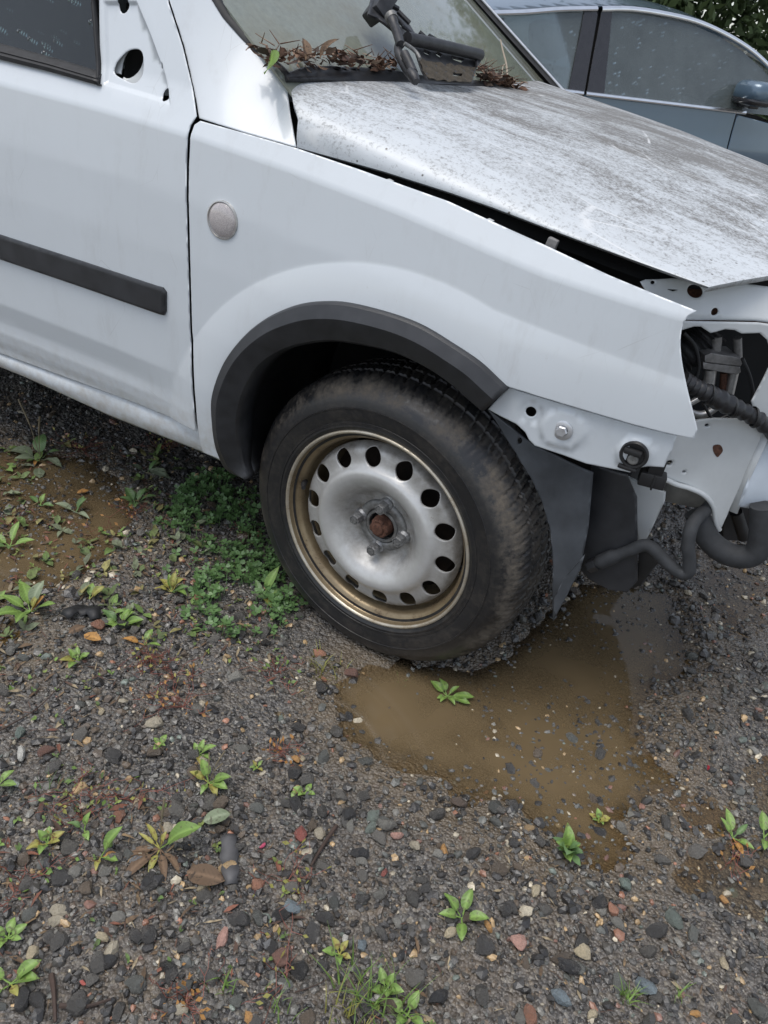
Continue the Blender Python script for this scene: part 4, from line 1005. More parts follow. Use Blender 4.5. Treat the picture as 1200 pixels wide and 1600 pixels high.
panel('end_flange', 'screen', [(-0.1187,0.004),(-0.1062,0.0007),(-0.1092,-0.014),(-0.1443,-0.0325),(-0.1889,-0.0465),(-0.1512,-0.0217)], MT['wiper_steel'], wl, (), wp(.065), .008, .004, .002)

# ---- leaf litter caught at the foot of the windscreen
def leaf_mesh(L, W, curl=.15, fold=.25, n=7, tipp=1.0, wav=0.0, pet=.0):
    """pointed oval leaf lying along +X, base at the origin"""
    vs, fs = [], []
    for i in range(n + 1):
        t = i / n; w = W * .5 * (math.sin(math.pi * t ** .8) ** .8 if 0 < t < 1 else .02)
        z = curl * L * (t - t * t * 1.3)
        for j in (-1, -.5, 0, .5, 1):
            vs.append((pet + t * L, j * w, z + abs(j) * w * fold + wav * W * math.sin(t * 9 + j * 2) * abs(j)))
    for i in range(n):
        for j in range(4): fs.append((i * 5 + j, i * 5 + j + 1, i * 5 + 6 + j, i * 5 + 5 + j))
    return vs, fs

def leaf_material(name, c1, c2, vein=None, rough=.4, spots=None, sss=True):
    m, t, p = new_mat(name); b = NB(t); o = b.obj(); setp(p, rough=rough)
    inf = b.n('ShaderNodeObjectInfo')
    n = b.noise(o, 60, 4, .6)
    base = b.mix(b.math('ADD', b.math('MULTIPLY', n, .6), b.math('MULTIPLY', inf.outputs['Random'], .5), clamp=True), c1, c2)
    y = b.math('ABSOLUTE', b.sep(o)[1])
    base = b.mix(b.ramp(y, [(0., .45), (.0018, 0.)]), base, vein or tuple(min(1, c * 1.7) for c in c2))
    if spots:
        base = b.mix(b.ramp(b.noise(o, 130, 3, .7), [(.56, 0.), (.66, .9)]), base, spots)
    b.link(base, p.inputs['Base Color'])
    b.link(b.bump(b.math('ADD', b.noise(o, 140, 3), b.math('MULTIPLY', b.math('SINE', b.math('MULTIPLY', b.math('ADD', b.sep(o)[0], y), 900.)), .3)), .35, .001), p.inputs['Normal'])
    tr = b.n('ShaderNodeBsdfTranslucent'); b.link(base, tr.inputs['Color'])
    mx = b.n('ShaderNodeMixShader'); mx.inputs[0].default_value = .25
    out = t.nodes['Material Output']; b.link(p.outputs[0], mx.inputs[1]); b.link(tr.outputs[0], mx.inputs[2]); b.link(mx.outputs[0], out.inputs['Surface'])
    return m
LM = {
 'green': leaf_material('plantain_green', (.12, .21, .045), (.22, .34, .085), spots=(.13, .14, .06)),
 'dark': leaf_material('dark_leaf_green', (.08, .15, .05), (.15, .24, .09)),  # darker green leaf tone
 'yellow': leaf_material('yellowing_leaf', (.22, .24, .06), (.34, .31, .08), rough=.5, spots=(.20, .12, .05)),
 'orange': leaf_material('orange_leaf', (.36, .17, .05), (.45, .24, .07), rough=.6, spots=(.14, .07, .03)),
 'brown': leaf_material('dead_brown_leaf', (.11, .070, .042), (.20, .13, .08), rough=.75, spots=(.05, .035, .025)),
 'pale': leaf_material('eaten_pale_leaf', (.17, .22, .12), (.26, .30, .20), rough=.55, spots=(.10, .10, .06)),
 'clover': leaf_material('clover_green', (.09, .18, .06), (.21, .34, .13), vein=(.2, .3, .16)),
}
def rotm(rx, ry, rz): return (Matrix.Rotation(rz, 3, 'Z') @ Matrix.Rotation(ry, 3, 'Y') @ Matrix.Rotation(rx, 3, 'X'))

litter_cols = [(.16, .085, .055), (.24, .15, .10), (.10, .055, .04), (.30, .21, .15), (.07, .045, .035), (.20, .10, .06)]
m, t, p = new_mat('dead_leaf_litter'); b = NB(t); setp(p, rough=.8)
at = b.n('ShaderNodeVertexColor'); at.layer_name = 'tint'
b.link(b.mix(b.ramp(b.noise(b.obj(), 150, 4), [(.4, 0.), (.7, .7)]), at.outputs['Color'], (.05, .035, .025)), p.inputs['Base Color'])
MT['litter'] = m

def litter(name, spots, label, count, lmin, lmax):
    V, Fs, Cc = [], [], []
    for k in range(count):
        s, t, rad = random.choice(spots)
        s += random.uniform(-rad, rad); t += random.uniform(-.5, .25) * rad * .8
        L = random.uniform(lmin, lmax)
        v, f = leaf_mesh(L, L * random.uniform(.35, .6), random.uniform(-.5, .6), random.uniform(-.4, .6), 4, wav=random.uniform(0, .15))
        Rm = rotm(random.uniform(-.9, .9), random.uniform(-.6, .4), random.uniform(0, 6.28))
        o = on('screen', s, t, gscreen(s, t) + .012 + random.uniform(0, .016))
        b0 = len(V); V += [o + Rm @ Vector(q) for q in v]; Fs += [tuple(b0 + i for i in q) for q in f]
        c = random.choice(litter_cols); kf = random.uniform(.6, 1.3); Cc += [tuple(x * kf for x in c)] * len(v)
    for k in range(count // 2):                       # twigs and stalks
        s, t, rad = random.choice(spots); s += random.uniform(-rad, rad)
        o = on('screen', s, t, gscreen(s, t) + .02 + random.uniform(0, .02)); d = Vector((random.uniform(-1, 1), random.uniform(-1, 1), random.uniform(-.2, .5))).normalized() * random.uniform(.015, .04)
        e = d.orthogonal().normalized() * .0012; e2 = d.cross(e).normalized() * .0012
        b0 = len(V); V += [o + e, o - e * .5 + e2, o - e * .5 - e2, o + d + e * .5, o + d - e * .25 + e2 * .5, o + d - e * .25 - e2 * .5]
        Fs += [(b0, b0 + 1, b0 + 4, b0 + 3), (b0 + 1, b0 + 2, b0 + 5, b0 + 4), (b0 + 2, b0, b0 + 3, b0 + 5)]
        c = random.choice(litter_cols); Cc += [c] * 6
    o = mesh_obj(name, V, Fs, MT['litter'], None, True)
    ca = o.data.color_attributes.new('tint', 'FLOAT_COLOR', 'POINT')
    ca.data.foreach_set('color', np.array([(*c, 1) for c in Cc], np.float32).ravel())
    return tag(o, label, 'leaf litter', None, 'stuff')
sp1 = [(a, c_, .03) for a, c_ in [(-0.7386,0.0736),(-0.7306,0.0591),(-0.7101,0.05),(-0.6749,0.0505),(-0.6394,0.0499),(-0.6035,0.0482),(-0.572,0.0412),(-0.539,0.0342),(-0.4942,0.0264),(-0.4555,0.0207),(-0.4259,0.0157)]]
litter('leaf_litter', sp1, 'brown dead leaves heaped on the scuttle at the near windscreen corner', 120, .012, .034)
sp2 = [(a, c_, .035) for a, c_ in [(-0.0614,-0.015),(-0.0353,-0.0225),(-0.008,-0.03),(0.0338,-0.0374),(0.0697,-0.0469),(0.1063,-0.0523)]]
litter('leaf_litter', sp2, 'rusty brown leaves and twigs heaped beside the wiper linkage, far side', 100, .014, .036)
# upright curled leaves and one green leaf
for (px, lab, mt, L, rz, ry) in (([(-0.6809,0.0398)][0], 'pale curled dead leaf standing up in the litter, left one', 'brown', .045, 2.3, -.8), ([(-0.6404,0.0387)][0], 'pale curled dead leaf standing up in the litter, right one', 'brown', .045, .6, -.9)):
    v, f = leaf_mesh(L, L * .42, .3, .6, 6)
    o = mesh_obj('dead_leaf', v, f, LM[mt]); o.location = on('screen', px[0], px[1], gscreen(*px) + .028); o.rotation_euler = (.4, ry, rz)
    tag(o, lab, 'leaf')
px = [(-0.7527,0.0611)][0]
v, f = leaf_mesh(.062, .034, -.25, -.25, 8); o = mesh_obj('green_leaf', v, f, LM['green'])
o.location = on('screen', px[0], px[1], gscreen(*px) + .035); o.rotation_euler = (.9, .55, -1.1); tag(o, 'bright green leaf in the near corner of the windscreen', 'leaf')
o = tube('dry_twig', [(-0.3465,1.1434,1.1173),(-0.3051,1.066,1.0939),(-0.2641,0.9942,1.0694),(-0.2227,0.9068,1.0437)], lambda t: .0016 + .0012 * t, simple('dry_twig_bark', (.30, .25, .19), .8), None, 6)
tube('side_shoot', [(-0.2641,0.9942,1.0694),(-0.2546,0.9485,1.0643),(-0.2217,0.8642,1.0435)], .0014, o.data.materials[0], o, 6)
tag(o, 'thin dry twig standing against the far windscreen edge', 'twig')

# ================================================================== THE BLUE SALOON
car = empty('saloon_car', FR['car'][0])
tag(car, 'slate blue saloon car with chrome window trim parked behind the white van', 'car')
m, t, p = new_mat('slate_blue_paint'); b = NB(t); setp(p, base=(.10, .145, .18), rough=.32, metal=.35, coat=.9, coatr=.06)
b.link(b.mix(b.ramp(b.noise(b.obj(), 3, 5), [(.4, 0.), (.8, .5)]), (.085, .135, .185), (.12, .165, .21)), p.inputs['Base Color']); MT['blue'] = m
MT['chrome'] = simple('bright_trim', (.86, .87, .88), .15, .95, 0, .05, 20)
MT['pillar'] = simple('gloss_black_pillar', (.020, .018, .020), .28, 0, .5, .2, 30)
MT['seat'] = simple('dark_seat_cloth', (.022, .023, .025), .9)
HW = .86
def gcar(s, t):
    """flank of the saloon: stands out at the middle, tucks in below"""
    z = t - .02
    g = interp(z, (.15, .30, .55, .70, .80, .915, .935), (-.05, -.005, .015, .018, .006, -.004, -.02))
    if s > 1.1: g -= .10 * (s - 1.1) ** 2
    if s < -.9: g -= .09 * (s + .9) ** 2
    return g
CT = .935
def car_panel(name, out, parent, mat='blue', holes=(), step=.05): return panel(name, 'car', out, MT[mat], parent, holes, gcar, step, .002, .005)
fd = car_panel('front_door', [(.008, .23), (.95, .23), (1.12, .40), (1.16, .60), (1.16, CT), (.012, CT)], car)
rd = car_panel('rear_door', [(-.90, .60), (-.78, .40), (-.60, .26), (-.005, .23), (-.003, CT), (-1.0, CT)], car)
def arch(cx, r, a0=0, a1=180, n=14): return [(cx + r * math.cos(math.radians(a0 + (a1 - a0) * k / n)), .31 + r * math.sin(math.radians(a0 + (a1 - a0) * k / n))) for k in range(n + 1)]
car_panel('front_wing', [(1.17, CT - .01), (1.17, .60), (1.13, .40), (1.15, .28)] + arch(1.55, .36, 180, 0)[1:] + [(2.15, .25), (2.28, .45), (2.25, .70), (1.9, .86)], car)
car_panel('rear_quarter', [(-2.30, .30), (-2.28, .92), (-1.9, .98), (-1.01, CT), (-.91, .60), (-.80, .41), (-.79, .3)] + arch(-1.13, .36, 20, 180)[1:], car)
# everything below is mirrored for the far flank by a simple copy turned about the car's middle plane
def car3(s, t, n): return on('car', s, t, n)
far = []
rows = []
for t, n in ((.2, .05), (.5, .0), (.75, -.01), (CT, .01)):
    rows.append([car3(s, t, -2 * HW + n + (.09 * (abs(s) - 1) ** 2 if abs(s) > 1 else 0)) for s in (-2.28, -1.8, -1.0, 0, 1.0, 1.8, 2.26)])
strip('far_flank', rows, MT['blue'], car)
def deck(name, secs, mat, parent=car):
    rows = []
    for s, t, n0 in secs:
        rows.append([car3(s, t + .035 * (1 - ((k - 4) / 4) ** 2), n0 - (2 * HW + 2 * n0) * k / 8) for k in range(9)])
    return strip(name, rows, mat, parent)
deck('bonnet', [(.95, .96, -.03), (1.4, .93, -.05), (1.9, .84, -.10), (2.22, .70, -.16), (2.28, .35, -.18)], MT['blue'])
deck('boot_lid', [(-2.29, .35, -.12), (-2.30, .75, -.12), (-2.27, .96, -.10), (-1.9, 1.0, -.06), (-1.55, 1.0, -.06)], MT['blue'])
# glasshouse
GU_R = [(-0.6363,0.2711),(-0.6068,0.2857),(-0.4023,0.3382),(-0.1769,0.3783),(0.0676,0.412)]
GU_F = [(0.0976,0.4139),(0.2935,0.4381),(0.5221,0.4448),(0.7631,0.4374),(0.9778,0.4064),(1.206,0.35),(1.3862,0.2772),(1.6221,0.1577),(1.7809,0.0625)]
def chrome_line(name, pts, w, parent, lift=.004, mat='chrome'):
    P = [on('glasshouse', s, t, lift) for s, t in pts]; P = [Vector(q) for q in spline([tuple(v) for v in P], 4)]
    up = Vector(FR['glasshouse'][2]); nn = Vector(FR['glasshouse'][3]); rows = []
    for k, o_ in ((-.5, -.012), (-.5, .0), (-.25, .005), (.25, .005), (.5, .0), (.5, -.012)):
        row = []
        for i, q in enumerate(P):
            tg = (P[min(i + 1, len(P) - 1)] - P[max(i - 1, 0)]).normalized(); sd_ = nn.cross(tg).normalized()
            row.append(q + sd_ * (w * k) + nn * o_)
        rows.append(row)
    o = strip(name, list(reversed(rows)), MT[mat], parent); autosmooth(o, 40); return o
rear_ext = [(-1.35, .02), (-1.25, .12)] 
up_r = [(-1.42, .01), (-1.2, .14), (-.9, .26)] + GU_R[2:]
chrome_line('window_trim', up_r, .022, rd)
chrome_line('window_trim', GU_F, .024, fd)
chrome_line('belt_trim', [(-1.42, .006), (-.9, .006), (-.45, .005), (-.012, .004)], .020, rd, .012)
chrome_line('belt_trim', [(.006, .004), (.4, .004), (.9, .004), (1.22, .004)], .020, fd, .012)
def pane(name, pts, parent): return panel(name, 'glasshouse', pts, MT['car_glass'], parent, (), lambda s, t: -.012, .08, .004, 0)
gF = [(0.1222,0.004),(0.1626,0.413),(0.2942,0.4292),(0.5137,0.4345),(0.7396,0.427),(0.9696,0.3892),(1.1819,0.3297),(1.3565,0.2523),(1.5476,0.1513),(1.6817,0.0114)]
g1 = pane('window_glass', gF, fd)
gR = [(-1.36, .012), (-1.17, .13), (-.88, .245)] + [(-0.4021,0.3298),(-0.1765,0.3686),(-0.0035,0.3927),(-0.0859,0.005)]
g2 = pane('window_glass', gR, rd)
panel('centre_pillar', 'glasshouse', [(0.1024,0.4057),(0.1756,0.4146),(0.1441,0.009),(0.0215,0.0018)], MT['pillar'], fd, (), lambda s, t: -.004, .04, .004, .003)
panel('centre_pillar', 'glasshouse', [(-0.0118,0.3888),(0.081,0.403),(0.0084,0.0038),(-0.0986,0.0039)], MT['pillar'], rd, (), lambda s, t: -.004, .04, .004, .003)
panel('pillar_gap', 'glasshouse', [(0.054,0.4262),(0.1308,0.4358),(0.0435,-0.0025),(-0.0297,-0.0086)], MT['void'], car, (), lambda s, t: -.03, .05, .002, 0)
panel('quarter_pillar', 'glasshouse', [(-0.5992,0.2783),(-0.5054,0.3033),(-0.5576,0.2497),(-0.4929,0.0401),(-0.6159,0.0858)], MT['pillar'], rd, (), lambda s, t: -.003, .04, .004, .003)
# roof skin: from the near rail over to the far rail
rail = [(-1.55, .02), (-1.25, .15), (-.9, .275)] + [(a, c_ + .014) for a, c_ in GU_R[2:] + GU_F]
rl = resample([(a, c_, 0) for a, c_ in rail], 40)
rows = []
for k in range(11):
    q = k / 10; row = []
    for v in rl:
        P0 = on('glasshouse', v.x, v.y, -.004); half = HW - (v.y) * .342 - .0
        N_ = Vector(FR['car'][3]); width = 2 * (HW - v.y * .342)
        crown = .075 * (1 - (2 * q - 1) ** 2) ** .8 * min(1, max(0, v.y / .25))
        bow = .10 * (1 - (2 * q - 1) ** 2) * (1 if v.x > 0 else -1) * max(0, 1 - v.y / .36)
        row.append(P0 - N_ * (width * q) + Vector((0, 0, crown)) + Vector(FR['car'][1]) * bow)
    rows.append(row)
NR = [i for i, v in enumerate(rl) if v.y > .30]
i0, i1 = NR[0], NR[-1]
strip('roof', [r[i0:i1 + 1] for r in reversed(rows)], MT['blue'], car)
near_rail = [r for r in rows[:2]]
strip('roof_rail', [[p for p in rows[0]], [p * .6 + q_ * .4 for p, q_ in zip(rows[0], rows[1])]][::-1], MT['blue'], car)
strip('front_screen', [r[i1:] for r in reversed(rows)], MT['car_glass'], car)
strip('rear_screen', [r[:i0 + 1] for r in reversed(rows)], MT['car_glass'], car)
rows2 = []
for k in (0, 1):
    rows2.append([on('glasshouse', v.x, v.y * (1 - k), 0) - Vector(FR['car'][3]) * (2 * (HW - v.y * (1 - k) * .342)) for v in rl])
strip('far_windows', rows2, MT['car_glass'], car)
# cabin
for (ss, nn_) in ((.42, -.42), (.42, -1.28), (-.55, -.45), (-.55, -1.25)):
    fr_ = (car3(ss, .30, nn_), FR['car'][1], FR['car'][3], (0, 0, 1))
    cu = box('seat', fr_, (-.28, -.24, 0), (.25, .24, .22), MT['seat'], car, .05)
    b2 = (car3(ss - .22, .48, nn_), tuple(Vector(FR['car'][1]) * .95 + Vector((0, 0, .31))), FR['car'][3], tuple(Vector((0, 0, .95)) - Vector(FR['car'][1]) * .31))
    box('seat_back', b2, (-.07, -.23, 0), (.08, .23, .58), MT['seat'], cu, .06)
    box('headrest', b2, (-.04, -.13, .61), (.07, .13, .80), MT['seat'], cu, .05)
strip('dashboard', [[car3(s, t, n) for n in (-.12, -.6, -1.1, -1.6)] for s, t in ((1.35, .93), (1.05, .95), (.92, .90), (.92, .5))], MT['seat'], car)
strip('floor_pan', [[car3(s, .22, n) for n in (-.06, -1.66)] for s in (-2.2, 2.2)], MT['void'], car)
# wing mirror
mc = [(1.1909,0.0862)][0]
def blob(name, fr, rx, ry, rz, mat, parent, cut=None):
    O, A, B, N = [Vector(v) for v in fr]; vs, fs = [], []; nu, nv = 24, 14
    for i in range(nv + 1):
        th = math.pi * i / nv
        for j in range(nu):
            ph = 2 * math.pi * j / nu
            x_, y_, z_ = math.sin(th) * math.cos(ph), math.sin(th) * math.sin(ph), math.cos(th)
            e = .62
            f = lambda v: math.copysign(abs(v) ** e, v)
            x_, y_, z_ = f(x_) * rx, f(y_) * ry, f(z_) * rz
            if cut: x_, y_, z_ = cut(x_, y_, z_)
            vs.append(O + A * x_ + B * y_ + N * z_)
    for i in range(nv):
        for j in range(nu): fs.append((i * nu + j, (i + 1) * nu + j, (i + 1) * nu + (j + 1) % nu, i * nu + (j + 1) % nu))
    return mesh_obj(name, vs, fs, mat, parent)
MC = on('glasshouse', mc[0], mc[1], .09)
mf = (MC, FR['car'][1], (0, 0, 1), FR['car'][3])
mir_ = blob('wing_mirror', mf, .10, .066, .11, MT['blue'], car, lambda x_, y_, z_: (x_ + .0, y_ if y_ > -.028 else -.028 + (y_ + .028) * .25, z_))
blob('mirror_base', (MC + Vector((0, 0, -.040)), FR['car'][1], (0, 0, 1), FR['car'][3]), .098, .026, .106, MT['pillar'], mir_)
box('mirror_arm', (MC + Vector((0, 0, -.06)), FR['car'][1], FR['car'][3], (0, 0, 1)), (-.03, -.16, -.02), (.05, .02, .012), MT['pillar'], mir_, .01)
# wheels
for ss in (-1.13, 1.55):
    for nn_ in (-.10, -1.62):
        c = car3(ss, .31, nn_); fr_ = (c, FR['car'][1], (0, 0, 1), FR['car'][3])
        w = lathe('wheel', [(.21, .02), (.24, .05), (.29, .05), (.31, .03), (.315, -.1), (.29, -.14), (.2, -.12)], fr_, MT['rubber'], car, 48)
        lathe('rim', [(.005, .03), (.06, .035), (.08, .02), (.17, .01), (.20, .035), (.215, .03), (.215, -.05)], fr_, MT['alu'], w, 40)
for d_, nm in ((fd, 'door_handle'), (rd, 'door_handle')):
    s0 = .10 if d_ is fd else -.92
    box(nm, (car3(s0, .80, .022), FR['car'][1], (0, 0, 1), FR['car'][3]), (0, -.014, 0), (.2, .014, .03), MT['blue'], d_, .01)

# ================================================================== GROUND
def vnoise(x, y, sc, seed=0):
    x = np.asarray(x, float) * sc + seed * 17.3; y = np.asarray(y, float) * sc + seed * 9.7
    xi = np.floor(x).astype(np.int64); yi = np.floor(y).astype(np.int64); fx = x - xi; fy = y - yi
    fx = fx * fx * (3 - 2 * fx); fy = fy * fy * (3 - 2 * fy)
    def h(a, b_):
        n = (a * 374761393 + b_ * 668265263 + seed * 1442695) & 0xffffffff
        n = ((n ^ (n >> 13)) * 1274126177) & 0xffffffff
        return ((n ^ (n >> 16)) & 0xffff) / 65535.0
    return (h(xi, yi) * (1 - fx) + h(xi + 1, yi) * fx) * (1 - fy) + (h(xi, yi + 1) * (1 - fx) + h(xi + 1, yi + 1) * fx) * fy
def fbm(x, y, sc, oct=4, seed=0, gain=.5):
    s = 0; a = 1; tot = 0
    for k in range(oct): s = s + a * vnoise(x, y, sc * 2 ** k, seed + k); tot += a; a *= gain
    return s / tot - .5

PUD_A = [(-0.0063,-0.1191),(0.0371,-0.0509),(0.1212,0.0202),(0.235,0.1012),(0.284,0.2091),(0.31,0.3619),(0.3159,0.5015),(0.4204,0.6133),(0.5415,0.6722),(0.6225,0.6226),(0.6622,0.5086),(0.6627,0.3572),(0.6329,0.2458),(0.6261,0.1383),(0.6665,0.0544),(0.691,-0.0052),(0.6668,-0.1058),(0.6421,-0.1987),(0.6147,-0.2423),(0.5205,-0.2563),(0.4396,-0.2529),(0.3647,-0.2726),(0.2993,-0.2629),(0.2149,-0.247),(0.1204,-0.2334),(0.0518,-0.1775)]
PUD_B = [(-1.3265,0.0481),(-1.1139,0.1623),(-0.9618,0.2232),(-0.7866,0.1727),(-0.6616,0.062),(-0.6101,-0.0966),(-0.6214,-0.2076),(-0.6427,-0.2911),(-0.6934,-0.4039),(-0.9129,-0.3873)]
PUD_C = [(-0.7095,-0.3914),(-0.6488,-0.3341),(-0.5682,-0.3481),(-0.5188,-0.414),(-0.5567,-0.483)]
PUD_D = [(0.6692,0.1103),(0.7654,0.2331),(0.9459,0.3976),(0.972,-0.1575),(0.8418,-0.2038),(0.7281,-0.2392),(0.6647,-0.2298),(0.6693,-0.0894)]
PUD_E = [(0.528,0.7464),(0.6409,0.9058),(0.9353,1.1736),(0.9711,0.4364),(0.7975,0.2958),(0.6782,0.2993),(0.6344,0.5437)]
def height(x, y):
    x = np.asarray(x, float); y = np.asarray(y, float)
    h = .010 + fbm(x, y, 3.0, 3, 3) * .022 + fbm(x, y, 22, 4, 9) * .012
    for poly, dep, soft in ((PUD_A, .0225, .14), (PUD_B, .023, .10), (PUD_C, .016, .06), (PUD_D, .0125, .12), (PUD_E, .0110, .12)):
        d = np_dist(poly, x, y); ins = np_inside(poly, x, y)
        sd_ = np.where(ins, d, -d) + fbm(x, y, 9, 3, 21) * .06
        k = np.clip((sd_ + .035) / soft, 0, 1); k = k * k * (3 - 2 * k)
        h = h - k * (dep + fbm(x, y, 5, 3, 5) * .022)
    # the right-hand shallows: barely under water
    # ground under the tyre is pressed flat
    k = np.clip(1 - np.maximum(np.abs(x - .0) / .10, np.abs(y - .08) / .11), 0, 1); k = np.clip(k * 4, 0, 1)
    h = h * (1 - k) + .0055 * k
    # yard falls away gently behind the van
    h = h - .03 * np.clip((y - 2.0) / 2.0, 0, 1)
    return h

ax_f = np.arange(-1.75, 1.60, .0085); ay_f = np.arange(-1.35, 2.05, .0085)
def ext(a):
    g = [a[-1]]; s = .02
    while g[-1] < 120: g.append(g[-1] + s); s *= 1.35
    l = [a[0]]; s = .02
    while l[-1] > -120: l.append(l[-1] - s); s *= 1.35
    return np.concatenate([np.array(l[:0:-1]), a, np.array(g[1:])])
GX, GY = np.meshgrid(ext(ax_f), ext(ay_f))
GZ = height(GX, GY)
def grid_mesh(name, X, Y, Z, mask=None):
    ny, nx = X.shape
    V = np.stack([X, Y, Z], -1).reshape(-1, 3)
    i = np.arange(ny * nx).reshape(ny, nx)
    q = np.stack([i[:-1, :-1], i[:-1, 1:], i[1:, 1:], i[1:, :-1]], -1).reshape(-1, 4)
    if mask is not None:
        mk = (mask[:-1, :-1] | mask[:-1, 1:] | mask[1:, 1:] | mask[1:, :-1]).ravel(); q = q[mk]
        used = np.unique(q); mp = np.full(ny * nx, -1); mp[used] = np.arange(len(used)); V = V[used]; q = mp[q]
    else: used = np.arange(ny * nx)
    me = bpy.data.meshes.new(name); me.vertices.add(len(V)); me.vertices.foreach_set('co', V.astype(np.float32).ravel())
    me.loops.add(q.size); me.loops.foreach_set('vertex_index', q.astype(np.int32).ravel())
    me.polygons.add(len(q)); me.polygons.foreach_set('loop_start', np.arange(0, q.size, 4, dtype=np.int32))
    me.update(calc_edges=True); me.validate()
    me.polygons.foreach_set('use_smooth', np.ones(len(me.polygons), bool))
    return me, used

# ground material: dark wet grit in brown mud
m, t, p = new_mat('wet_grit'); b = NB(t); o = b.obj()
setp(p, spec=.6)
n1 = b.noise(o, 5, 5, .6); n2 = b.noise(o, 70, 5, .7)
v = b.n('ShaderNodeTexVoronoi'); v.inputs['Scale'].default_value = 190; b.link(o, v.inputs['Vector'])
v2 = b.n('ShaderNodeTexVoronoi'); v2.inputs['Scale'].default_value = 95; b.link(o, v2.inputs['Vector'])
mud = b.mix(b.ramp(n1, [(.35, 0.), (.65, 1.)]), (.105, .084, .062), (.18, .138, .094))
gr = b.ramp(b.sep(v.outputs['Color'])[0], [(0., (.040, .040, .041)), (.55, (.105, .10, .095)), (.86, (.19, .18, .165)), (.93, (.24, .22, .18)), (1., (.16, .12, .09))])
base = b.mix(b.ramp(b.math('ADD', b.math('MULTIPLY', n1, .5), b.math('MULTIPLY', n2, .5)), [(.42, .95), (.62, .45)]), mud, gr)
sl_at = b.n('ShaderNodeAttribute'); sl_at.attribute_name = 'silt'
base = b.mix(b.math('MULTIPLY', sl_at.outputs['Fac'], b.ramp(n2, [(.35, .9), (.7, .35)])), base, (.15, .115, .075))
b.link(base, p.inputs['Base Color'])
b.link(b.ramp(n2, [(.3, .14), (.7, .45)]), p.inputs['Roughness'])
hh = b.math('ADD', b.math('MULTIPLY', b.math('SUBTRACT', 1., v.outputs['Distance']), .5), b.math('ADD', b.math('MULTIPLY', b.math('SUBTRACT', 1., v2.outputs['Distance']), .6), b.math('MULTIPLY', n2, .5)))
b.link(b.bump(hh, 1.0, .008), p.inputs['Normal'])
MT['grit'] = m
me, _ = grid_mesh('ground', GX, GY, GZ); me.materials.append(MT['grit'])
mudv = np.zeros_like(GX)
for poly in (PUD_A, PUD_B, PUD_C):
    dd = np.where(np_inside(poly, GX, GY), 0, np_dist(poly, GX, GY)); mudv = np.maximum(mudv, np.clip(1.1 - (dd + fbm(GX, GY, 8, 3, 51) * .10) / .10, 0, 1))
am = me.attributes.new('silt', 'FLOAT', 'POINT'); am.data.foreach_set('value', mudv.astype(np.float32).ravel())
ground = bpy.data.objects.new('ground', me); COL.objects.link(ground); tag(ground, 'wet gravel yard with patches of mud', None, None, 'structure')

# ---- puddles: one sheet of water at z = 0 per hollow, muddier where deeper
def water_mat(wname, ext_, c1_, c2_):
  m = bpy.data.materials.new(wname); m.use_nodes = True; t = m.node_tree; t.nodes.clear(); b = NB(t)
  out = b.n('ShaderNodeOutputMaterial'); o = b.obj()
  at = b.n('ShaderNodeAttribute'); at.attribute_name = 'water_depth'
  tr = b.n('ShaderNodeBsdfTransparent'); tr.inputs['Color'].default_value = (.93, .87, .76, 1)
  df = b.n('ShaderNodeBsdfDiffuse')
  b.link(b.mix(b.noise(o, 3, 4), c1_, c2_), df.inputs['Color'])
  a = b.math('SUBTRACT', 1., b.math('EXPONENT', b.math('MULTIPLY', b.math('MAXIMUM', at.outputs['Fac'], 0.), -ext_)))
  mx = b.n('ShaderNodeMixShader'); b.link(a, mx.inputs[0]); b.link(tr.outputs[0], mx.inputs[1]); b.link(df.outputs[0], mx.inputs[2])
  gl = b.n('ShaderNodeBsdfGlossy'); gl.inputs['Roughness'].default_value = .03; gl.inputs['Color'].default_value = (1, 1, 1, 1)
  fr = b.n('ShaderNodeFresnel'); fr.inputs['IOR'].default_value = 1.34
  nn = b.bump(b.math('ADD', b.noise(o, 9, 2), b.math('MULTIPLY', b.noise(o, 60, 2), .15)), .10, .004)
  b.link(nn, gl.inputs['Normal']); b.link(nn, fr.inputs['Normal'])
  m2 = b.n('ShaderNodeMixShader'); b.link(fr.outputs[0], m2.inputs[0]); b.link(mx.outputs[0], m2.inputs[1]); b.link(gl.outputs[0], m2.inputs[2]); b.link(m2.outputs[0], out.inputs['Surface'])
  return m
MT['water'] = water_mat('muddy_water', 80., (.140, .100, .052), (.180, .132, .074)); MT['clear'] = water_mat('clear_shallow_water', 22., (.13, .105, .075), (.16, .13, .10))

WZ = [0.0]
def water(name, poly, label, mt='water'):
    WZ[0] += -.0004
    xs = [q[0] for q in poly]; ys_ = [q[1] for q in poly]
    X, Y = np.meshgrid(np.arange(min(xs) - .12, max(xs) + .12, .012), np.arange(min(ys_) - .12, max(ys_) + .12, .012))
    D = -height(X, Y); near = np_inside(poly, X, Y) | (np_dist(poly, X, Y) < .10)
    sd_ = np.where(np_inside(poly, X, Y), -1, 1) * np_dist(poly, X, Y) + fbm(X, Y, 7, 3, 71) * .07
    D = np.where(D > 0, D * np.clip((.075 - sd_) / .11, 0, 1), D)
    me, used = grid_mesh(name, X, Y, np.full_like(X, WZ[0]), (D > -.004) & near)
    at = me.attributes.new('water_depth', 'FLOAT', 'POINT'); at.data.foreach_set('value', D.ravel()[used].astype(np.float32))
    me.materials.append(MT[mt]); o = bpy.data.objects.new(name, me); COL.objects.link(o)
    return tag(o, label, None, None, 'structure')
water('puddle', PUD_A, 'large muddy brown puddle in front of the van wheel')
water('puddle', PUD_B, 'brown puddle under the van door')
water('puddle', PUD_D, 'shallow clear water between pebbles at the right edge', 'clear')
water('puddle', PUD_E, 'thin film of water on the gravel right of the hoses', 'clear')
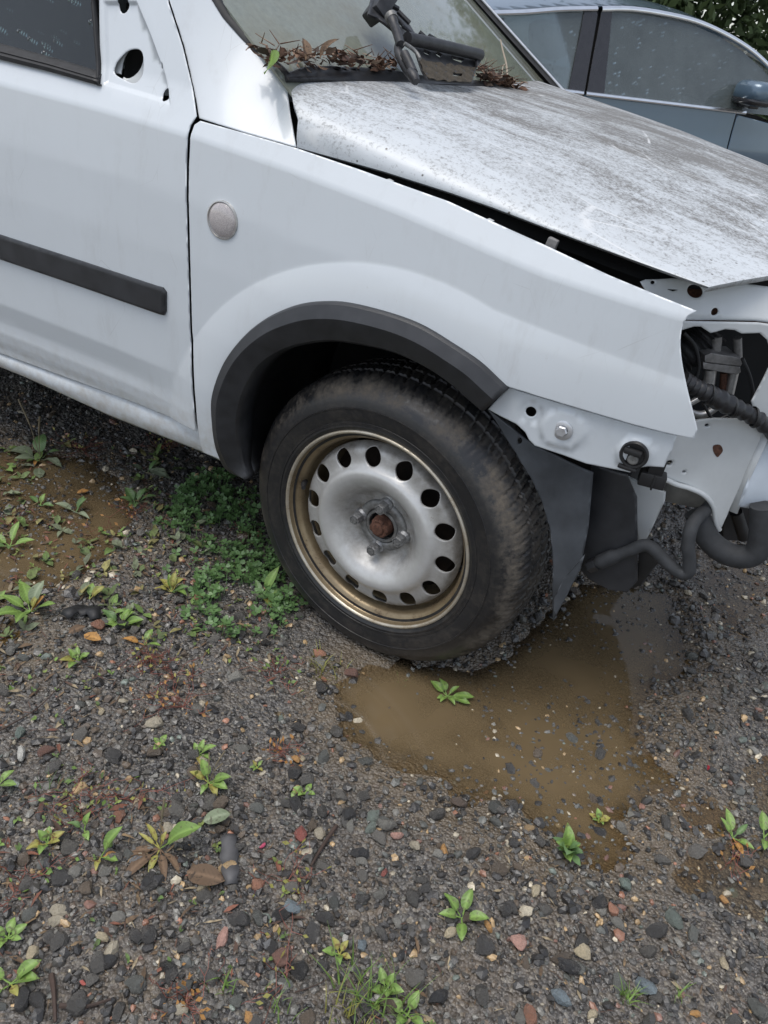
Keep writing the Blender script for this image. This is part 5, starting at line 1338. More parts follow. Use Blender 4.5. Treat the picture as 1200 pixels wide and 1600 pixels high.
water('puddle', PUD_C, 'small puddle at the left edge of the gravel')

# ---- stones
def icosphere(sub):
    bm = bmesh.new(); bmesh.ops.create_icosphere(bm, subdivisions=sub, radius=1.0)
    v = np.array([x.co[:] for x in bm.verts]); bm.verts.index_update(); f = np.array([[x.index for x in q.verts] for q in bm.faces]); bm.free(); return v, f
def stone_shape(sub, seed):
    r = np.random.default_rng(seed); v, f = icosphere(sub); v = v.copy()
    v *= 1 + r.normal(0, .10, (len(v), 1))
    for _ in range(5 if sub == 1 else 9):                     # knock flat facets into it
        n = r.normal(size=3); n /= np.linalg.norm(n); d = r.uniform(.55, .85)
        s = v @ n; k = s > d; v[k] -= np.outer((s[k] - d) * .92, n)
    v *= np.array([1.0, r.uniform(.55, .9), r.uniform(.38, .70)])
    return v, f
PAL = np.array([(.032, .033, .036), (.052, .053, .056), (.080, .081, .082), (.12, .12, .118), (.105, .115, .115), (.19, .195, .19), (.12, .10, .082), (.50, .47, .39), (.46, .34, .20), (.34, .18, .13), (.22, .13, .11), (.16, .20, .19)])
PWT = np.array([.15, .20, .20, .13, .09, .06, .08, .030, .030, .014, .012, .012]); PWT = PWT / PWT.sum()
def stone_mat(name, attr):
    m, t, p = new_mat(name); b = NB(t); o = b.obj(); setp(p, spec=.55)
    if attr:
        a = b.n('ShaderNodeVertexColor'); a.layer_name = 'tint'; c = a.outputs['Color']
        sc = 1.
    else:
        a = b.n('ShaderNodeObjectInfo'); c = a.outputs['Color']; sc = .03
    n = b.noise(o, 160 * sc, 5, .7)
    c2 = b.mix(b.ramp(n, [(.35, 0.), (.7, .45)]), c, (.040, .034, .028))
    b.link(c2, p.inputs['Base Color'])
    b.link(b.ramp(b.noise(o, 60 * sc, 3), [(.35, .10), (.7, .38)]), p.inputs['Roughness'])
    b.link(b.bump(b.noise(o, 420 * sc, 4, .7), .5, .0012 if attr else .04), p.inputs['Normal'])
    return m
MT['stone_a'] = stone_mat('gravel_mix', True); MT['stone_o'] = stone_mat('gravel_stone', False)

NS_ = 155000
# more and finer stones close by; coarser further off
px_ = RNG.uniform(-1.75, 1.60, NS_); py_ = RNG.uniform(-1.3, 2.0, NS_)
CX, CY = .5, -1.115
dist = np.hypot(px_ - CX, py_ - CY)
near = np.clip(1.7 - dist, 0, 1)
keepf = RNG.uniform(0, 1, NS_) < np.clip(1.25 - .28 * dist, .3, 1)
patch = fbm(px_, py_, 3.2, 3, 31)
mudk = RNG.uniform(0, 1, NS_) < np.clip(.95 + patch * 2.2, .22, 1)
undr = (np.abs(px_) < .13) & (np.abs(py_ - .08) < .13)
px_, py_ = px_[keepf & mudk & ~undr], py_[keepf & mudk & ~undr]
sz = np.exp(RNG.normal(math.log(.0044), .52, len(px_))); sz *= np.where(RNG.uniform(0, 1, len(sz)) < .06, 1.7, 1.0); sz = np.clip(sz, .0026, .018)
zz = height(px_, py_)
inwater = zz < -.012
kp = np.clip(.22 + 1.7 * (vnoise(px_, py_, 6, 41) - .45) + 1.4 * np.clip(px_ - .30, 0, .5), .04, .9)
shal = (np_inside(PUD_D, px_, py_) | np_inside(PUD_E, px_, py_)) & ~np_inside(PUD_A, px_, py_)
kp = np.where(shal, .97, kp)
drop = inwater & (RNG.uniform(0, 1, len(px_)) > np.where((sz > .0038) | shal, kp, kp * .3))
px_, py_, sz, zz = px_[~drop], py_[~drop], sz[~drop], zz[~drop]
col = PAL[RNG.choice(len(PAL), len(px_), p=PWT)] * RNG.uniform(.7, 1.3, (len(px_), 1)) * np.array([1.07, 1.0, .90])
# where the camera sees each stone, the largest become single objects
wet = (zz < -.004) & (sz > .0038)
zz = np.where(wet, -sz * RNG.uniform(.15, .75, len(sz)) - sz * .22, zz)          # pebbles standing half out of the water
dist = np.hypot(np.hypot(px_ - CX, py_ - CY), 1.13)
fx, fy, fz = _f
rel = np.stack([px_ - CX, py_ - CY, zz - 1.132], 1); w = rel @ np.array(_f); sx = rel @ np.array(_r) / w; sy = rel @ np.array(_u) / w
seen = (w > 0) & (np.abs(sx) < .5) & (np.abs(sy) < .667) & (py_ < .15 + .5 * (px_ > .2))
lum = .6 + .4 * np.clip(col.mean(1) / .1, 0, 1)
order = np.argsort(-(sz / dist) * seen * lum)
big, rest = order[:240], order[240:]
protos = [bpy.data.meshes.new('stone_shape') for _ in range(10)]
for k, me in enumerate(protos):
    v, f = stone_shape(2, 100 + k); me.from_pydata(v.tolist(), [], f.tolist()); me.materials.append(MT['stone_o'])
    bm = bmesh.new(); bm.from_mesh(me)
    for e in bm.edges:
        if len(e.link_faces) == 2 and e.calc_face_angle(0) > .20: e.smooth = False
    for q in bm.faces: q.smooth = True
    bm.to_mesh(me); bm.free()
def add_stone(x, y, s, c, parent=ground, name='stone', asp=None, rz=None, sink=.25):
    o = bpy.data.objects.new(name, random.choice(protos)); COL.objects.link(o)
    z = float(height(np.array([x]), np.array([y]))[0])
    o.location = (x, y, z + s * sink); o.scale = (s, s * (asp or 1), s)
    o.rotation_euler = (random.uniform(-.35, .35), random.uniform(-.35, .35), random.uniform(0, 6.28) if rz is None else rz)
    o.color = (*c, 1)
    if parent: o.parent = parent
    return o
for i in big: add_stone(px_[i], py_[i], sz[i], tuple(col[i])).location.z = zz[i] + sz[i] * .25
lowp = [stone_shape(1, 300 + k) for k in range(24)]
VV, FF, CCc = [], [], []; base_i = 0
ri = rest; kind = RNG.integers(0, 24, len(ri))
for k in range(24):
    ids = ri[kind == k]; v, f = lowp[k]; n = len(ids)
    if not n: continue
    A_ = RNG.uniform(0, 2 * math.pi, n); T_ = RNG.normal(0, .35, n); U_ = RNG.normal(0, .35, n)
    ca, sa = np.cos(A_), np.sin(A_); ct, st2 = np.cos(T_), np.sin(T_); cu, su_ = np.cos(U_), np.sin(U_)
    x_, y_, z_ = [np.broadcast_to(v[:, c], (n, len(v))) for c in range(3)]
    y1 = y_ * ct[:, None] - z_ * st2[:, None]; z1 = y_ * st2[:, None] + z_ * ct[:, None]
    x2 = x_ * cu[:, None] + z1 * su_[:, None]; z2 = -x_ * su_[:, None] + z1 * cu[:, None]
    x3 = x2 * ca[:, None] - y1 * sa[:, None]; y3 = x2 * sa[:, None] + y1 * ca[:, None]
    S_ = sz[ids][:, None]
    P_ = np.stack([px_[ids][:, None] + x3 * S_, py_[ids][:, None] + y3 * S_, zz[ids][:, None] + S_ * .22 + z2 * S_], -1).reshape(-1, 3)
    VV.append(P_); FF.append((f[None] + (np.arange(n) * len(v))[:, None, None]).reshape(-1, 3) + base_i); CCc.append(np.repeat(col[ids], len(v), 0)); base_i += len(P_)
VV = np.concatenate(VV); FF = np.concatenate(FF); CCc = np.concatenate(CCc)
me = bpy.data.meshes.new('gravel'); me.vertices.add(len(VV)); me.vertices.foreach_set('co', VV.astype(np.float32).ravel())
me.loops.add(FF.size); me.loops.foreach_set('vertex_index', FF.astype(np.int32).ravel()); me.polygons.add(len(FF)); me.polygons.foreach_set('loop_start', np.arange(0, FF.size, 3, dtype=np.int32))
me.update(calc_edges=True); me.polygons.foreach_set('use_smooth', np.zeros(len(me.polygons), bool))
ca_ = me.color_attributes.new('tint', 'FLOAT_COLOR', 'POINT'); ca_.data.foreach_set('color', np.concatenate([CCc, np.ones((len(CCc), 1))], 1).astype(np.float32).ravel())
me.materials.append(MT['stone_a'])
gv = bpy.data.objects.new('gravel', me); COL.objects.link(gv); gv.parent = ground; tag(gv, 'dark wet gravel with scattered pale chips', None, None, 'stuff')


def gz(x, y): return float(height(np.array([x]), np.array([y]))[0])
# distinctive loose stones
WHITE, CREAM, ORNG, PINK, RED, BLUE, GREY, DARK, GRN = (.62, .60, .54), (.50, .42, .28), (.52, .28, .10), (.52, .30, .24), (.30, .10, .08), (.19, .23, .25), (.20, .20, .20), (.035, .035, .037), (.17, .21, .18)
SP = [(-0.3272,-0.5732),(-0.0523,-0.7909),(0.1513,-0.4436),(0.0764,-0.5923),(0.1496,-0.6434),(0.2047,-0.5543),(0.2094,-0.6147),(0.2504,-0.4225),(0.3625,-0.3452),(0.607,-0.3791),(0.5191,-0.4205),(0.4248,-0.4626),(0.0835,-0.1726),(-0.3626,-0.5426),(0.3217,-0.5429),(0.5917,-0.4625),(0.2236,-0.1575),(0.5607,-0.0855),(0.3453,-0.2385),(0.6384,-0.2319),(0.2843,-0.3602),(0.7881,-0.1576),(0.4704,-0.4219),(0.2978,-0.4307),(0.5139,-0.3297),(0.77,-0.3775),(0.6408,-0.4548),(0.3742,-0.5931),(0.2958,-0.5462),(0.0609,-0.32),(-0.2855,-0.4332),(0.2427,-0.7052),(0.7017,-0.3785),(0.591,-0.4124),(0.4466,-0.5471),(0.0096,-0.7283),(-0.3247,-0.4511),(0.0671,-0.3108),(0.7976,-0.2777),(-0.0298,-0.6175)]
SI = [('flat white stone chip on the dark gravel at the left edge', WHITE, .017), ('cream stone chip near the bottom left corner', CREAM, .016), ('dark maroon pebble beside the grey strip', RED, .015), ('elongated cream stone beside the end of the grey strip', CREAM, .014),
      ('pink granite chip left of centre near the bottom', PINK, .015), ('flat blue grey slate chip below the maroon pebble', BLUE, .017), ('round grey pebble left of the bottom centre', GREY, .012), ('dark grey rounded stone right of the maroon pebble', DARK, .017),
      ('pale orange chip right of the dark rounded stone', ORNG, .012), ('cream angular stone right of the five leaved rosette', CREAM, .016), ('pinkish tan stone right of the five leaved rosette', PINK, .016), ('narrow cream stone touching the five leaved rosette', CREAM, .014),
      ('dark pebble standing out of the brown puddle near the tyre', DARK, .013), ('pale green grey slab at the left gravel edge', GRN, .015), ('blue grey chip below the leafy rosette row', BLUE, .012), ('large dark blue stone near the bottom right', BLUE, .018),
      ('tan pebble at the puddle edge below the tyre', CREAM, .010), ('long dark stone standing in the puddle beside the green clump', DARK, .015), ('brown flat stone at the lower puddle edge', (.12, .09, .07), .016), ('grey green stone at the tip of the clear water', GRN, .017),
      ('salmon coloured chip under the puddle edge', PINK, .012), ('small orange pebble on the right gravel', ORNG, .010), ('orange brown pebble beside the five leaved rosette', ORNG, .011), ('brick red chip in the middle gravel', RED, .010), ('cream lump between rosette and puddle', CREAM, .012),
      ('bright orange pebble at the bottom right', ORNG, .010), ('beige stone low on the right', CREAM, .012), ('white pebble at the bottom middle', WHITE, .009), ('small white chip above the bottom grass tuft', WHITE, .009), ('orange brown nut shaped stone left of the puddle', ORNG, .011),
      ('cream round pebble in the upper left gravel', CREAM, .009), ('tiny yellow stone on the bottom edge', ORNG, .010), ('wide blue slate fragment at the lower right', BLUE, .019), ('broad dark stone at the lower right of the gravel', DARK, .020), ('broad dark stone below the row of cream stones', DARK, .018),
      ('long cream sliver at the lower left', CREAM, .012), ('white chip among dark stones at the upper left', WHITE, .009), ('pale pebble near the red mat of stems', CREAM, .008), ('square beige stone on the right gravel', CREAM, .012), ('grey round stone left of the big plantain', GREY, .013)]
for (x, y), (lab, c, s) in zip(SP, SI):
    o = add_stone(x, y, s, c, None, 'loose_stone', random.uniform(.65, 1), None, .45); tag(o, lab, 'stone', 'odd coloured stones on the gravel')

# rubber and bark scraps
def scrap(name, pts, w, mat, label, cat, th=.004, lift=.012, wav=.004):
    P = resample([(x, y, 0) for x, y in pts], 12); rows = [[], [], []]
    for i, q in enumerate(P):
        d = (P[min(i + 1, 11)] - P[max(i - 1, 0)]).normalized(); n = Vector((-d.y, d.x, 0)); ww = w * (.75 + .35 * math.sin(i * 1.7) * .4 + .25 * math.sin(math.pi * i / 11))
        z = gz(q.x, q.y) + lift + wav * math.sin(i * .9)
        for r_, k in zip(rows, (-1, 0, 1)): r_.append(Vector((q.x, q.y, z + (.10 * w if k == 0 else 0))) + n * ww * .5 * k)
    o = strip(name, rows[::-1], mat, None, th=th); return tag(o, label, cat)
scrap('rubber_strip', [(0.055,-0.506),(0.0821,-0.5396),(0.1117,-0.5734)], .026, simple('grey_rubber', (.085, .083, .085), .6, var=.25, scale=40, bump=.3), 'flat grey strip of rubber lying on gravel beside the plantain', 'scrap', .002, .007, .002)
scrap('rubber_scrap', [(-0.5197,-0.2979),(-0.5171,-0.2664),(-0.4898,-0.2512),(-0.4672,-0.2667)], .030, MT['rubber'], 'curled black rubber scrap beside the left plantain', 'scrap', .002, .012, .005)
MT['wood'] = simple('rotten_wood', (.050, .032, .024), .8, var=.4, scale=60, bump=.6, bscale=200)
def stick(pts, r, label, lift=.008, mat='wood', name='stick'):
    o = tube(name, [(x, y, gz(x, y) + lift) for x, y in pts], lambda t: r * (1 - .5 * t), MT[mat], None, 6)
    return tag(o, label, 'stick')
stick([(-0.0093,-0.798),(0.0117,-0.813),(0.0384,-0.8355)], .0042, 'thick rotten brown stick at the bottom left edge')
stick([(0.0284,-0.819),(0.0545,-0.8067),(0.0787,-0.7812)], .0035, 'dark rotten stick lying across at the bottom left')
stick([(0.192,-0.4003),(0.1925,-0.441),(0.1959,-0.4842)], .004, 'dark thin stick beside the maroon pebble')
stick([(-0.3948,-0.5592),(-0.3821,-0.4886),(-0.3974,-0.3926)], .0016, 'pale straw stalk across the upper left gravel')
stick([(0.2749,-0.6478),(0.2927,-0.6274),(0.3087,-0.603)], .0012, 'thin pale straw near the bottom middle')
stick([(0.379,0.2905),(0.4145,0.2982),(0.4493,0.3079)], .002, 'thin twig floating in the puddle')
# coloured plastic crumbs
for q, lab, c in (([(0.1114,-0.4932)][0], 'bright pink plastic crumb on the gravel', (.75, .12, .22)), ([(0.7242,0.1018)][0], 'red crumb on the wet gravel to the right', (.45, .02, .04)), ([(0.0323,-0.7847)][0], 'tiny pink crumb at the lower left', (.6, .15, .12))):
    o = add_stone(q[0], q[1], .0065, c, None, 'plastic_crumb', .8, None, .9); tag(o, lab, 'crumb')

# ================================================================== PLANTS
leafs = {}
def leaf_proto(L, W, curl, fold, mat, pet=.0, wav=0.0, petw=.0016):
    key = (round(L, 3), round(W, 3), round(curl, 2), mat, round(wav, 2))
    if key in leafs: return leafs[key]
    v, f = leaf_mesh(L, W, curl, fold, 7, pet=pet, wav=wav)
    if pet:
        b0 = len(v); v += [(0, -petw, 0), (0, petw, 0), (0, 0, -petw), (pet * 1.05, -petw * .7, 0), (pet * 1.05, petw * .7, 0), (pet * 1.05, 0, -petw)]
        f += [(b0, b0 + 3, b0 + 4, b0 + 1), (b0, b0 + 2, b0 + 5, b0 + 3), (b0 + 1, b0 + 4, b0 + 5, b0 + 2)]
    me = bpy.data.meshes.new('leaf'); me.from_pydata(v, [], f); me.materials.append(LM[mat]); me.polygons.foreach_set('use_smooth', [True] * len(me.polygons))
    leafs[key] = me; return me
def plant(name, xy, leaves, label, cat='weed', group=None, stalks=()):
    z = gz(*xy); z = max(z, -.004)
    r = empty(name, (xy[0], xy[1], z)); tag(r, label, cat, group)
    for (ang, L, asp, pitch, mat) in leaves:
        L *= .72
        me = leaf_proto(L, L * asp, random.choice((.25, .4, .55)), random.choice((.2, .35)), mat, L * .28, random.choice((0, .05, .09)))
        o = bpy.data.objects.new('leaf', me); COL.objects.link(o); o.parent = r
        o.rotation_euler = (random.uniform(-.25, .25), -math.radians(pitch), math.radians(ang)); o.location = (0, 0, .004)
    for (dx, dy, h, rad, mt) in stalks:
        o = tube('stalk', [(0, 0, 0), (dx * .4, dy * .4, h * .6), (dx, dy, h)], lambda t, q=rad: q * (.6 + (.9 if t > .55 else 0)), mt, None, 6); o.parent = r
    return r
def ros(n, L0, L1, mats, a0=0, asp=.42, p0=12, p1=45):
    return [(a0 + 360 * k / n + random.uniform(-18, 18), random.uniform(L0, L1), asp * random.uniform(.85, 1.2), random.uniform(p0, p1), random.choice(mats)) for k in range(n)]
G, Y, D_, B_, O_, PL_ = 'green', 'yellow', 'dark', 'brown', 'orange', 'pale'
MT['stalk'] = simple('seed_stalk', (.16, .13, .08), .8); MT['red_stem'] = simple('red_stem', (.19, .065, .045), .6)
pp = [(-0.5963,-0.3171),(-0.4165,-0.0962),(-0.4261,-0.2411),(-0.4159,-0.3638),(-1.0784,0.1364),(-0.901,-0.0221),(-0.8148,0.0108),(-0.8217,-0.1783),(-0.7242,0.1231),(-0.8044,0.253),(0.2232,-0.0125),(-0.0855,-0.4083),(-0.0356,-0.4424),(-0.0171,-0.5826),(-0.0794,-0.6416),(-0.1356,-0.6199),(-0.1627,-0.6662),(0.43,-0.43),(0.5366,-0.2262),(0.57,-0.1291),(0.7878,-0.028),(0.8371,0.0039),(-0.0471,-0.8305),(-0.095,-0.7941),(-0.3106,-0.634),(0.3792,-0.5794),(0.419,-0.5911),(0.2995,-0.5702),(0.1124,-0.3719),(0.0128,-0.3702),(-0.1507,-0.4322),(-0.2446,0.005),(-0.5304,-0.2221),(0.1004,-0.395),(-0.3464,-0.2587),(-0.4801,-0.2362),(0.4157,-0.3439),(0.3837,0.0826)]
plant('plantain', pp[0], [(150, .085, .45, 25, G), (190, .08, .4, 18, G), (100, .075, .5, 50, PL_), (-60, .085, .4, 30, G), (20, .075, .4, 35, G), (60, .05, .4, 50, O_), (-110, .09, .42, 20, G), (75, .045, .5, 60, Y)], 'large plantain with an insect eaten leaf beside the black rubber scrap')
plant('plantain', pp[1], [(0, .05, .5, 20, G), (60, .045, .5, 50, Y), (110, .05, .45, 60, Y), (170, .045, .5, 25, Y), (210, .04, .55, 15, Y), (30, .045, .5, 30, D_), (140, .045, .4, 40, G)], 'yellowing weed between clover and gravel')
plant('plantain', pp[2], ros(7, .04, .06, [G, G, D_], 20, .5) + [(60, .05, .3, 65, G)], 'light green weed right of the black rubber scrap')
plant('plantain', pp[3], ros(6, .028, .04, [G, G, Y], 0, .5, 20, 55), 'small bright weed above the dark gravel, left side')
plant('plantain', pp[4], [(130, .09, .6, 35, D_), (30, .07, .45, 35, D_), (0, .09, .4, 10, PL_), (200, .1, .6, 10, PL_), (240, .07, .5, 15, PL_), (300, .05, .4, 10, O_)], 'broad leaved plantain under the van sill with seed stalks', stalks=((.02, .0, .14, .0018, MT['stalk']), (-.08, .02, .15, .0018, MT['stalk'])))
plant('plantain', pp[5], [(20, .04, .45, 15, D_), (170, .05, .4, 12, D_), (100, .035, .5, 50, G)], 'small dark weed standing in the left puddle')
plant('plantain', pp[6], [(60, .05, .5, 55, D_), (-10, .06, .3, 15, PL_), (200, .06, .45, 20, PL_), (100, .05, .4, 40, D_)], 'upright dark weed at the puddle edge under the door')
plant('plantain', pp[7], ros(5, .05, .075, [G, D_], 40, .4, 20, 50), 'bright weed at the far left edge in the puddle')
plant('plantain', pp[8], ros(8, .04, .065, [D_, D_, G, PL_], 0, .45, 15, 50), 'bushy weed between the left puddle and the clover')
plant('plantain', pp[9], [(180, .08, .3, 5, PL_), (10, .08, .35, 8, PL_), (90, .05, .4, 35, D_)], 'limp grey leaved weed under the van door')
plant('plantain', pp[10], [(165, .05, .5, 12, G), (140, .045, .5, 20, G), (60, .035, .45, 35, G), (20, .06, .4, 15, G), (0, .055, .4, 12, G), (-40, .035, .5, 20, G), (240, .03, .5, 15, G), (-100, .03, .6, 15, G)], 'green rosette growing at the puddle edge under the tyre')
plant('plantain', pp[11], [(100, .03, .5, 45, G), (40, .04, .45, 40, G), (150, .025, .55, 30, G), (-40, .03, .6, 15, Y), (0, .03, .5, 20, G)], 'slim weed with a toothed leaf above the twin leaf weed')
plant('plantain', pp[12], [(30, .045, .55, 30, G), (0, .045, .5, 20, G), (150, .045, .55, 40, G), (-30, .04, .5, 15, Y), (190, .04, .5, 20, Y), (-80, .03, .5, 10, G)], 'twin leaf weed with dry grass at its base left of centre', stalks=((.01, .03, .06, .0008, MT['stalk']), (-.015, .02, .05, .0008, MT['stalk']), (.02, .01, .055, .0008, MT['stalk'])))
plant('plantain', pp[13], [(38, .085, .55, 42, G), (160, .05, .25, 25, Y), (95, .03, .4, 55, Y), (185, .045, .2, 20, Y), (-40, .06, .3, 3, B_), (-100, .075, .35, 2, B_), (-70, .05, .3, 3, Y), (-15, .06, .25, 3, B_), (220, .05, .25, 5, B_), (-130, .06, .3, 2, B_)], 'big plantain with one upright green leaf and rotting brown leaves', stalks=((-.005, .02, .10, .0012, MT['stalk']),))
plant('plantain', pp[14], [(75, .06, .45, 50, G), (10, .035, .5, 20, G), (-60, .03, .4, 20, Y), (30, .03, .6, 15, O_)], 'small plantain left of the big plantain')
plant('plantain', pp[15], [(95, .032, .5, 60, G), (-30, .03, .5, 20, G), (200, .03, .5, 25, D_)], 'little upright weed among red stems on the left')
plant('plantain', pp[16], ros(6, .025, .035, [G, G, Y], 0, .6, 15, 45), 'pale round leaved weed near the left edge')
plant('plantain', pp[17], [(95, .048, .5, 30, G), (20, .045, .5, 22, G), (160, .045, .5, 20, G), (-70, .045, .5, 15, G), (210, .04, .5, 18, G)], 'neat five leaved green rosette in the lower middle gravel')
plant('clover_tuft', pp[18], ros(22, .018, .05, ['clover', G, 'clover'], 0, .6, 15, 75), 'dense green tuft standing in the shallow puddle')
plant('clover_tuft', pp[19], ros(8, .014, .026, [Y, G], 0, .6, 15, 60), 'tiny yellow green tuft behind the dense tuft in the puddle')
plant('dandelion', pp[20], [(120, .055, .4, 25, G), (150, .04, .4, 30, G), (60, .04, .35, 35, D_), (-60, .04, .4, 12, O_), (-20, .04, .4, 20, G)], 'weed with a reddish base near the right edge')
plant('dandelion', pp[21], [(110, .05, .5, 30, G), (60, .06, .5, 30, G), (-90, .04, .5, 20, G)], 'broad leaved weed cut by the right edge')
plant('plantain', pp[22], [(60, .05, .5, 35, G), (30, .045, .55, 30, G), (190, .05, .45, 15, G), (-100, .055, .4, 12, G), (-20, .03, .5, 25, Y)], 'leafy weed at the bottom left corner')
plant('plantain', pp[23], ros(6, .022, .032, [G], 0, .55, 20, 50), 'small green rosette above the bottom left weed')
plant('plantain', pp[24], [(20, .04, .5, 25, G), (80, .035, .5, 25, G)], 'single leaf weed at the left edge of the gravel')
plant('plantain', pp[25], ros(5, .025, .036, [G], 0, .6, 20, 60), 'round leaved weed in the bottom grass tuft')
plant('plantain', pp[26], ros(4, .03, .04, [G], 0, .6, 15, 40), 'bright round leaved weed on the bottom edge')
plant('plantain', pp[27], ros(5, .02, .03, [G, Y], 0, .6, 15, 40), 'small weed left of the bottom grass tuft')
plant('plantain', pp[28], ros(4, .018, .026, [G], 0, .6, 15, 45), 'tiny weed at the puddle margin')
plant('plantain', pp[29], ros(5, .015, .022, [G, Y], 0, .6, 15, 45), 'tiny yellowish weed right of the slim weed')
plant('plantain', pp[30], ros(4, .018, .024, [PL_, G], 0, .6, 15, 45), 'tiny pale sprout left of the slim weed')
plant('plantain', pp[31], [(80, .085, .35, 55, G), (20, .055, .6, 25, G), (-30, .05, .5, 15, Y), (150, .05, .4, 30, D_)], 'upright leaved weed in the clover beside the tyre')
plant('plantain', pp[32], [(60, .045, .6, 40, Y), (120, .04, .6, 35, G)], 'two leaved weed above the black rubber scrap')
plant('plantain', pp[33], ros(3, .016, .022, [G], 0, .6, 15, 45), 'tiny sprout between weed and puddle')
plant('plantain', pp[34], [(200, .05, .4, 12, O_), (20, .04, .4, 15, G), (100, .04, .5, 30, G)], 'weed with one orange leaf above the red mat')
# ---- clover patch
CLP = [(-0.6531,0.1619),(-0.6835,0.2934),(-0.6393,0.3754),(-0.5465,0.3736),(-0.4548,0.2848),(-0.3629,0.1759),(-0.2495,0.0878),(-0.1697,0.0471),(-0.1454,-0.0279),(-0.1825,-0.1047),(-0.2351,-0.1549),(-0.3224,-0.1197),(-0.3958,-0.0524),(-0.4142,0.038),(-0.5147,0.0905),(-0.5703,0.081)]
V, Fs = [], []
xs = [q[0] for q in CLP]; ys_ = [q[1] for q in CLP]
cnt = 0
while cnt < 640:
    x, y = random.uniform(min(xs), max(xs)), random.uniform(min(ys_), max(ys_))
    ed = float(np_dist(CLP, np.array([x]), np.array([y]))[0]); ins_ = inside(CLP, x, y)
    if not ins_ and random.random() > math.exp(-ed / .02) * .35: continue
    if ins_ and float(vnoise(np.array([x]), np.array([y]), 14, 3)[0]) < .40: continue
    cnt += 1
    h = random.uniform(.004, .034) * (1 if ins_ else .5); s = random.uniform(.006, .0135); z0 = gz(x, y)
    tip = Vector((x + random.uniform(-.01, .01), y + random.uniform(-.01, .01), z0 + h)); a0 = random.uniform(0, 6.28); tl = rotm(random.gauss(0, .35), random.gauss(0, .35), a0)
    for k in range(3):
        R2 = tl @ Matrix.Rotation(k * 2.094, 3, 'Z') @ Matrix.Rotation(-.25, 3, 'Y')
        b0 = len(V)
        for q in ((0, 0, 0), (.45, -.42, .06), (.45, 0, 0), (.45, .42, .06), (.9, -.46, .1), (.92, 0, .03), (.9, .46, .1), (1.12, -.22, .07), (1.12, .22, .07)):
            V.append(tip + R2 @ (Vector(q) * s))
        for q in ((0, 1, 2), (0, 2, 3), (1, 4, 5, 2), (2, 5, 6, 3), (4, 7, 5), (5, 8, 6)): Fs.append(tuple(b0 + i for i in q))
    b0 = len(V); e = .0007
    V += [Vector((x - e, y, z0)), Vector((x + e, y, z0)), tip + Vector((e, 0, 0)), tip - Vector((e, 0, 0))]; Fs.append((b0, b0 + 1, b0 + 2, b0 + 3))
clov = mesh_obj('clover', V, Fs, LM['clover'], None, True); tag(clov, 'patch of wet green clover beside the tyre', 'clover', None, 'stuff')

# ---- red stemmed mat weeds
def redweed(xy, n, L, label, up=.35, mat='red_stem', leafy=.5):
    r = empty('red_weed', (xy[0], xy[1], gz(*xy))); tag(r, label, 'weed', 'red stemmed weeds')
    V, Fs, LV, LF = [], [], [], []
    def seg(a, c_, w):
        d = (c_ - a).normalized(); e = d.orthogonal().normalized() * w; e2 = d.cross(e).normalized() * w; b0 = len(V)
        V.extend([a + e, a - e * .5 + e2, a - e * .5 - e2, c_ + e * .6, c_ - e * .3 + e2 * .6, c_ - e * .3 - e2 * .6]); Fs.extend([(b0, b0 + 1, b0 + 4, b0 + 3), (b0 + 1, b0 + 2, b0 + 5, b0 + 4), (b0 + 2, b0, b0 + 3, b0 + 5)])
    for k in range(n):
        a = random.uniform(0, 6.28); p0 = Vector((0, 0, .003)); d = Vector((math.cos(a), math.sin(a), random.uniform(.02, up)))
        l = L * random.uniform(.5, 1.1); m_ = 7
        for i in range(m_):
            p1 = p0 + d * (l / m_) + Vector((random.gauss(0, .003), random.gauss(0, .003), random.gauss(0, .002)))
            p1.z = max(p1.z, .002); seg(p0, p1, .0007 * (1 - i / m_ * .5))
            d = (d + Vector((random.gauss(0, .25), random.gauss(0, .25), random.gauss(-.03, .12)))).normalized()
            if random.random() < .6:
                dd = Vector((random.gauss(0, 1), random.gauss(0, 1), random.uniform(0, .8))).normalized() * random.uniform(.006, .018); seg(p1, p1 + dd, .0006)
                if random.random() < leafy:
                    q = p1 + dd; s = random.uniform(.002, .0045); b0 = len(LV); e = dd.orthogonal().normalized() * s; f_ = dd.normalized() * s * 1.5
                    LV.extend([q, q + f_ + e * .8, q + f_ * 2, q + f_ - e * .8]); LF.append((b0, b0 + 1, b0 + 2, b0 + 3))
            p0 = p1
    o = mesh_obj('stems', V, Fs, MT[mat], None, False); o.parent = r
    if LV: o = mesh_obj('leaflets', LV, LF, LM[random.choice(('yellow', 'orange', 'green'))], None, True); o.parent = r; o['kind'] = 'stuff'
    return r
rw = [(-0.1798,-0.3392),(-0.3147,-0.2807),(0.0282,-0.318),(-0.0852,-0.1567),(-0.1521,-0.6065),(-0.1432,-0.7302),(0.1632,-0.7344),(0.2536,-0.6348),(-0.1129,-0.5428),(-0.1971,-0.5765),(0.7935,-0.0608),(-0.2423,-0.2933),(-0.7022,0.0837),(-0.7018,-0.0237),(-0.8833,-0.1171),(-1.0258,0.2402),(-0.8699,0.3774),(0.1784,-0.5201),(-0.414,0.1877)]
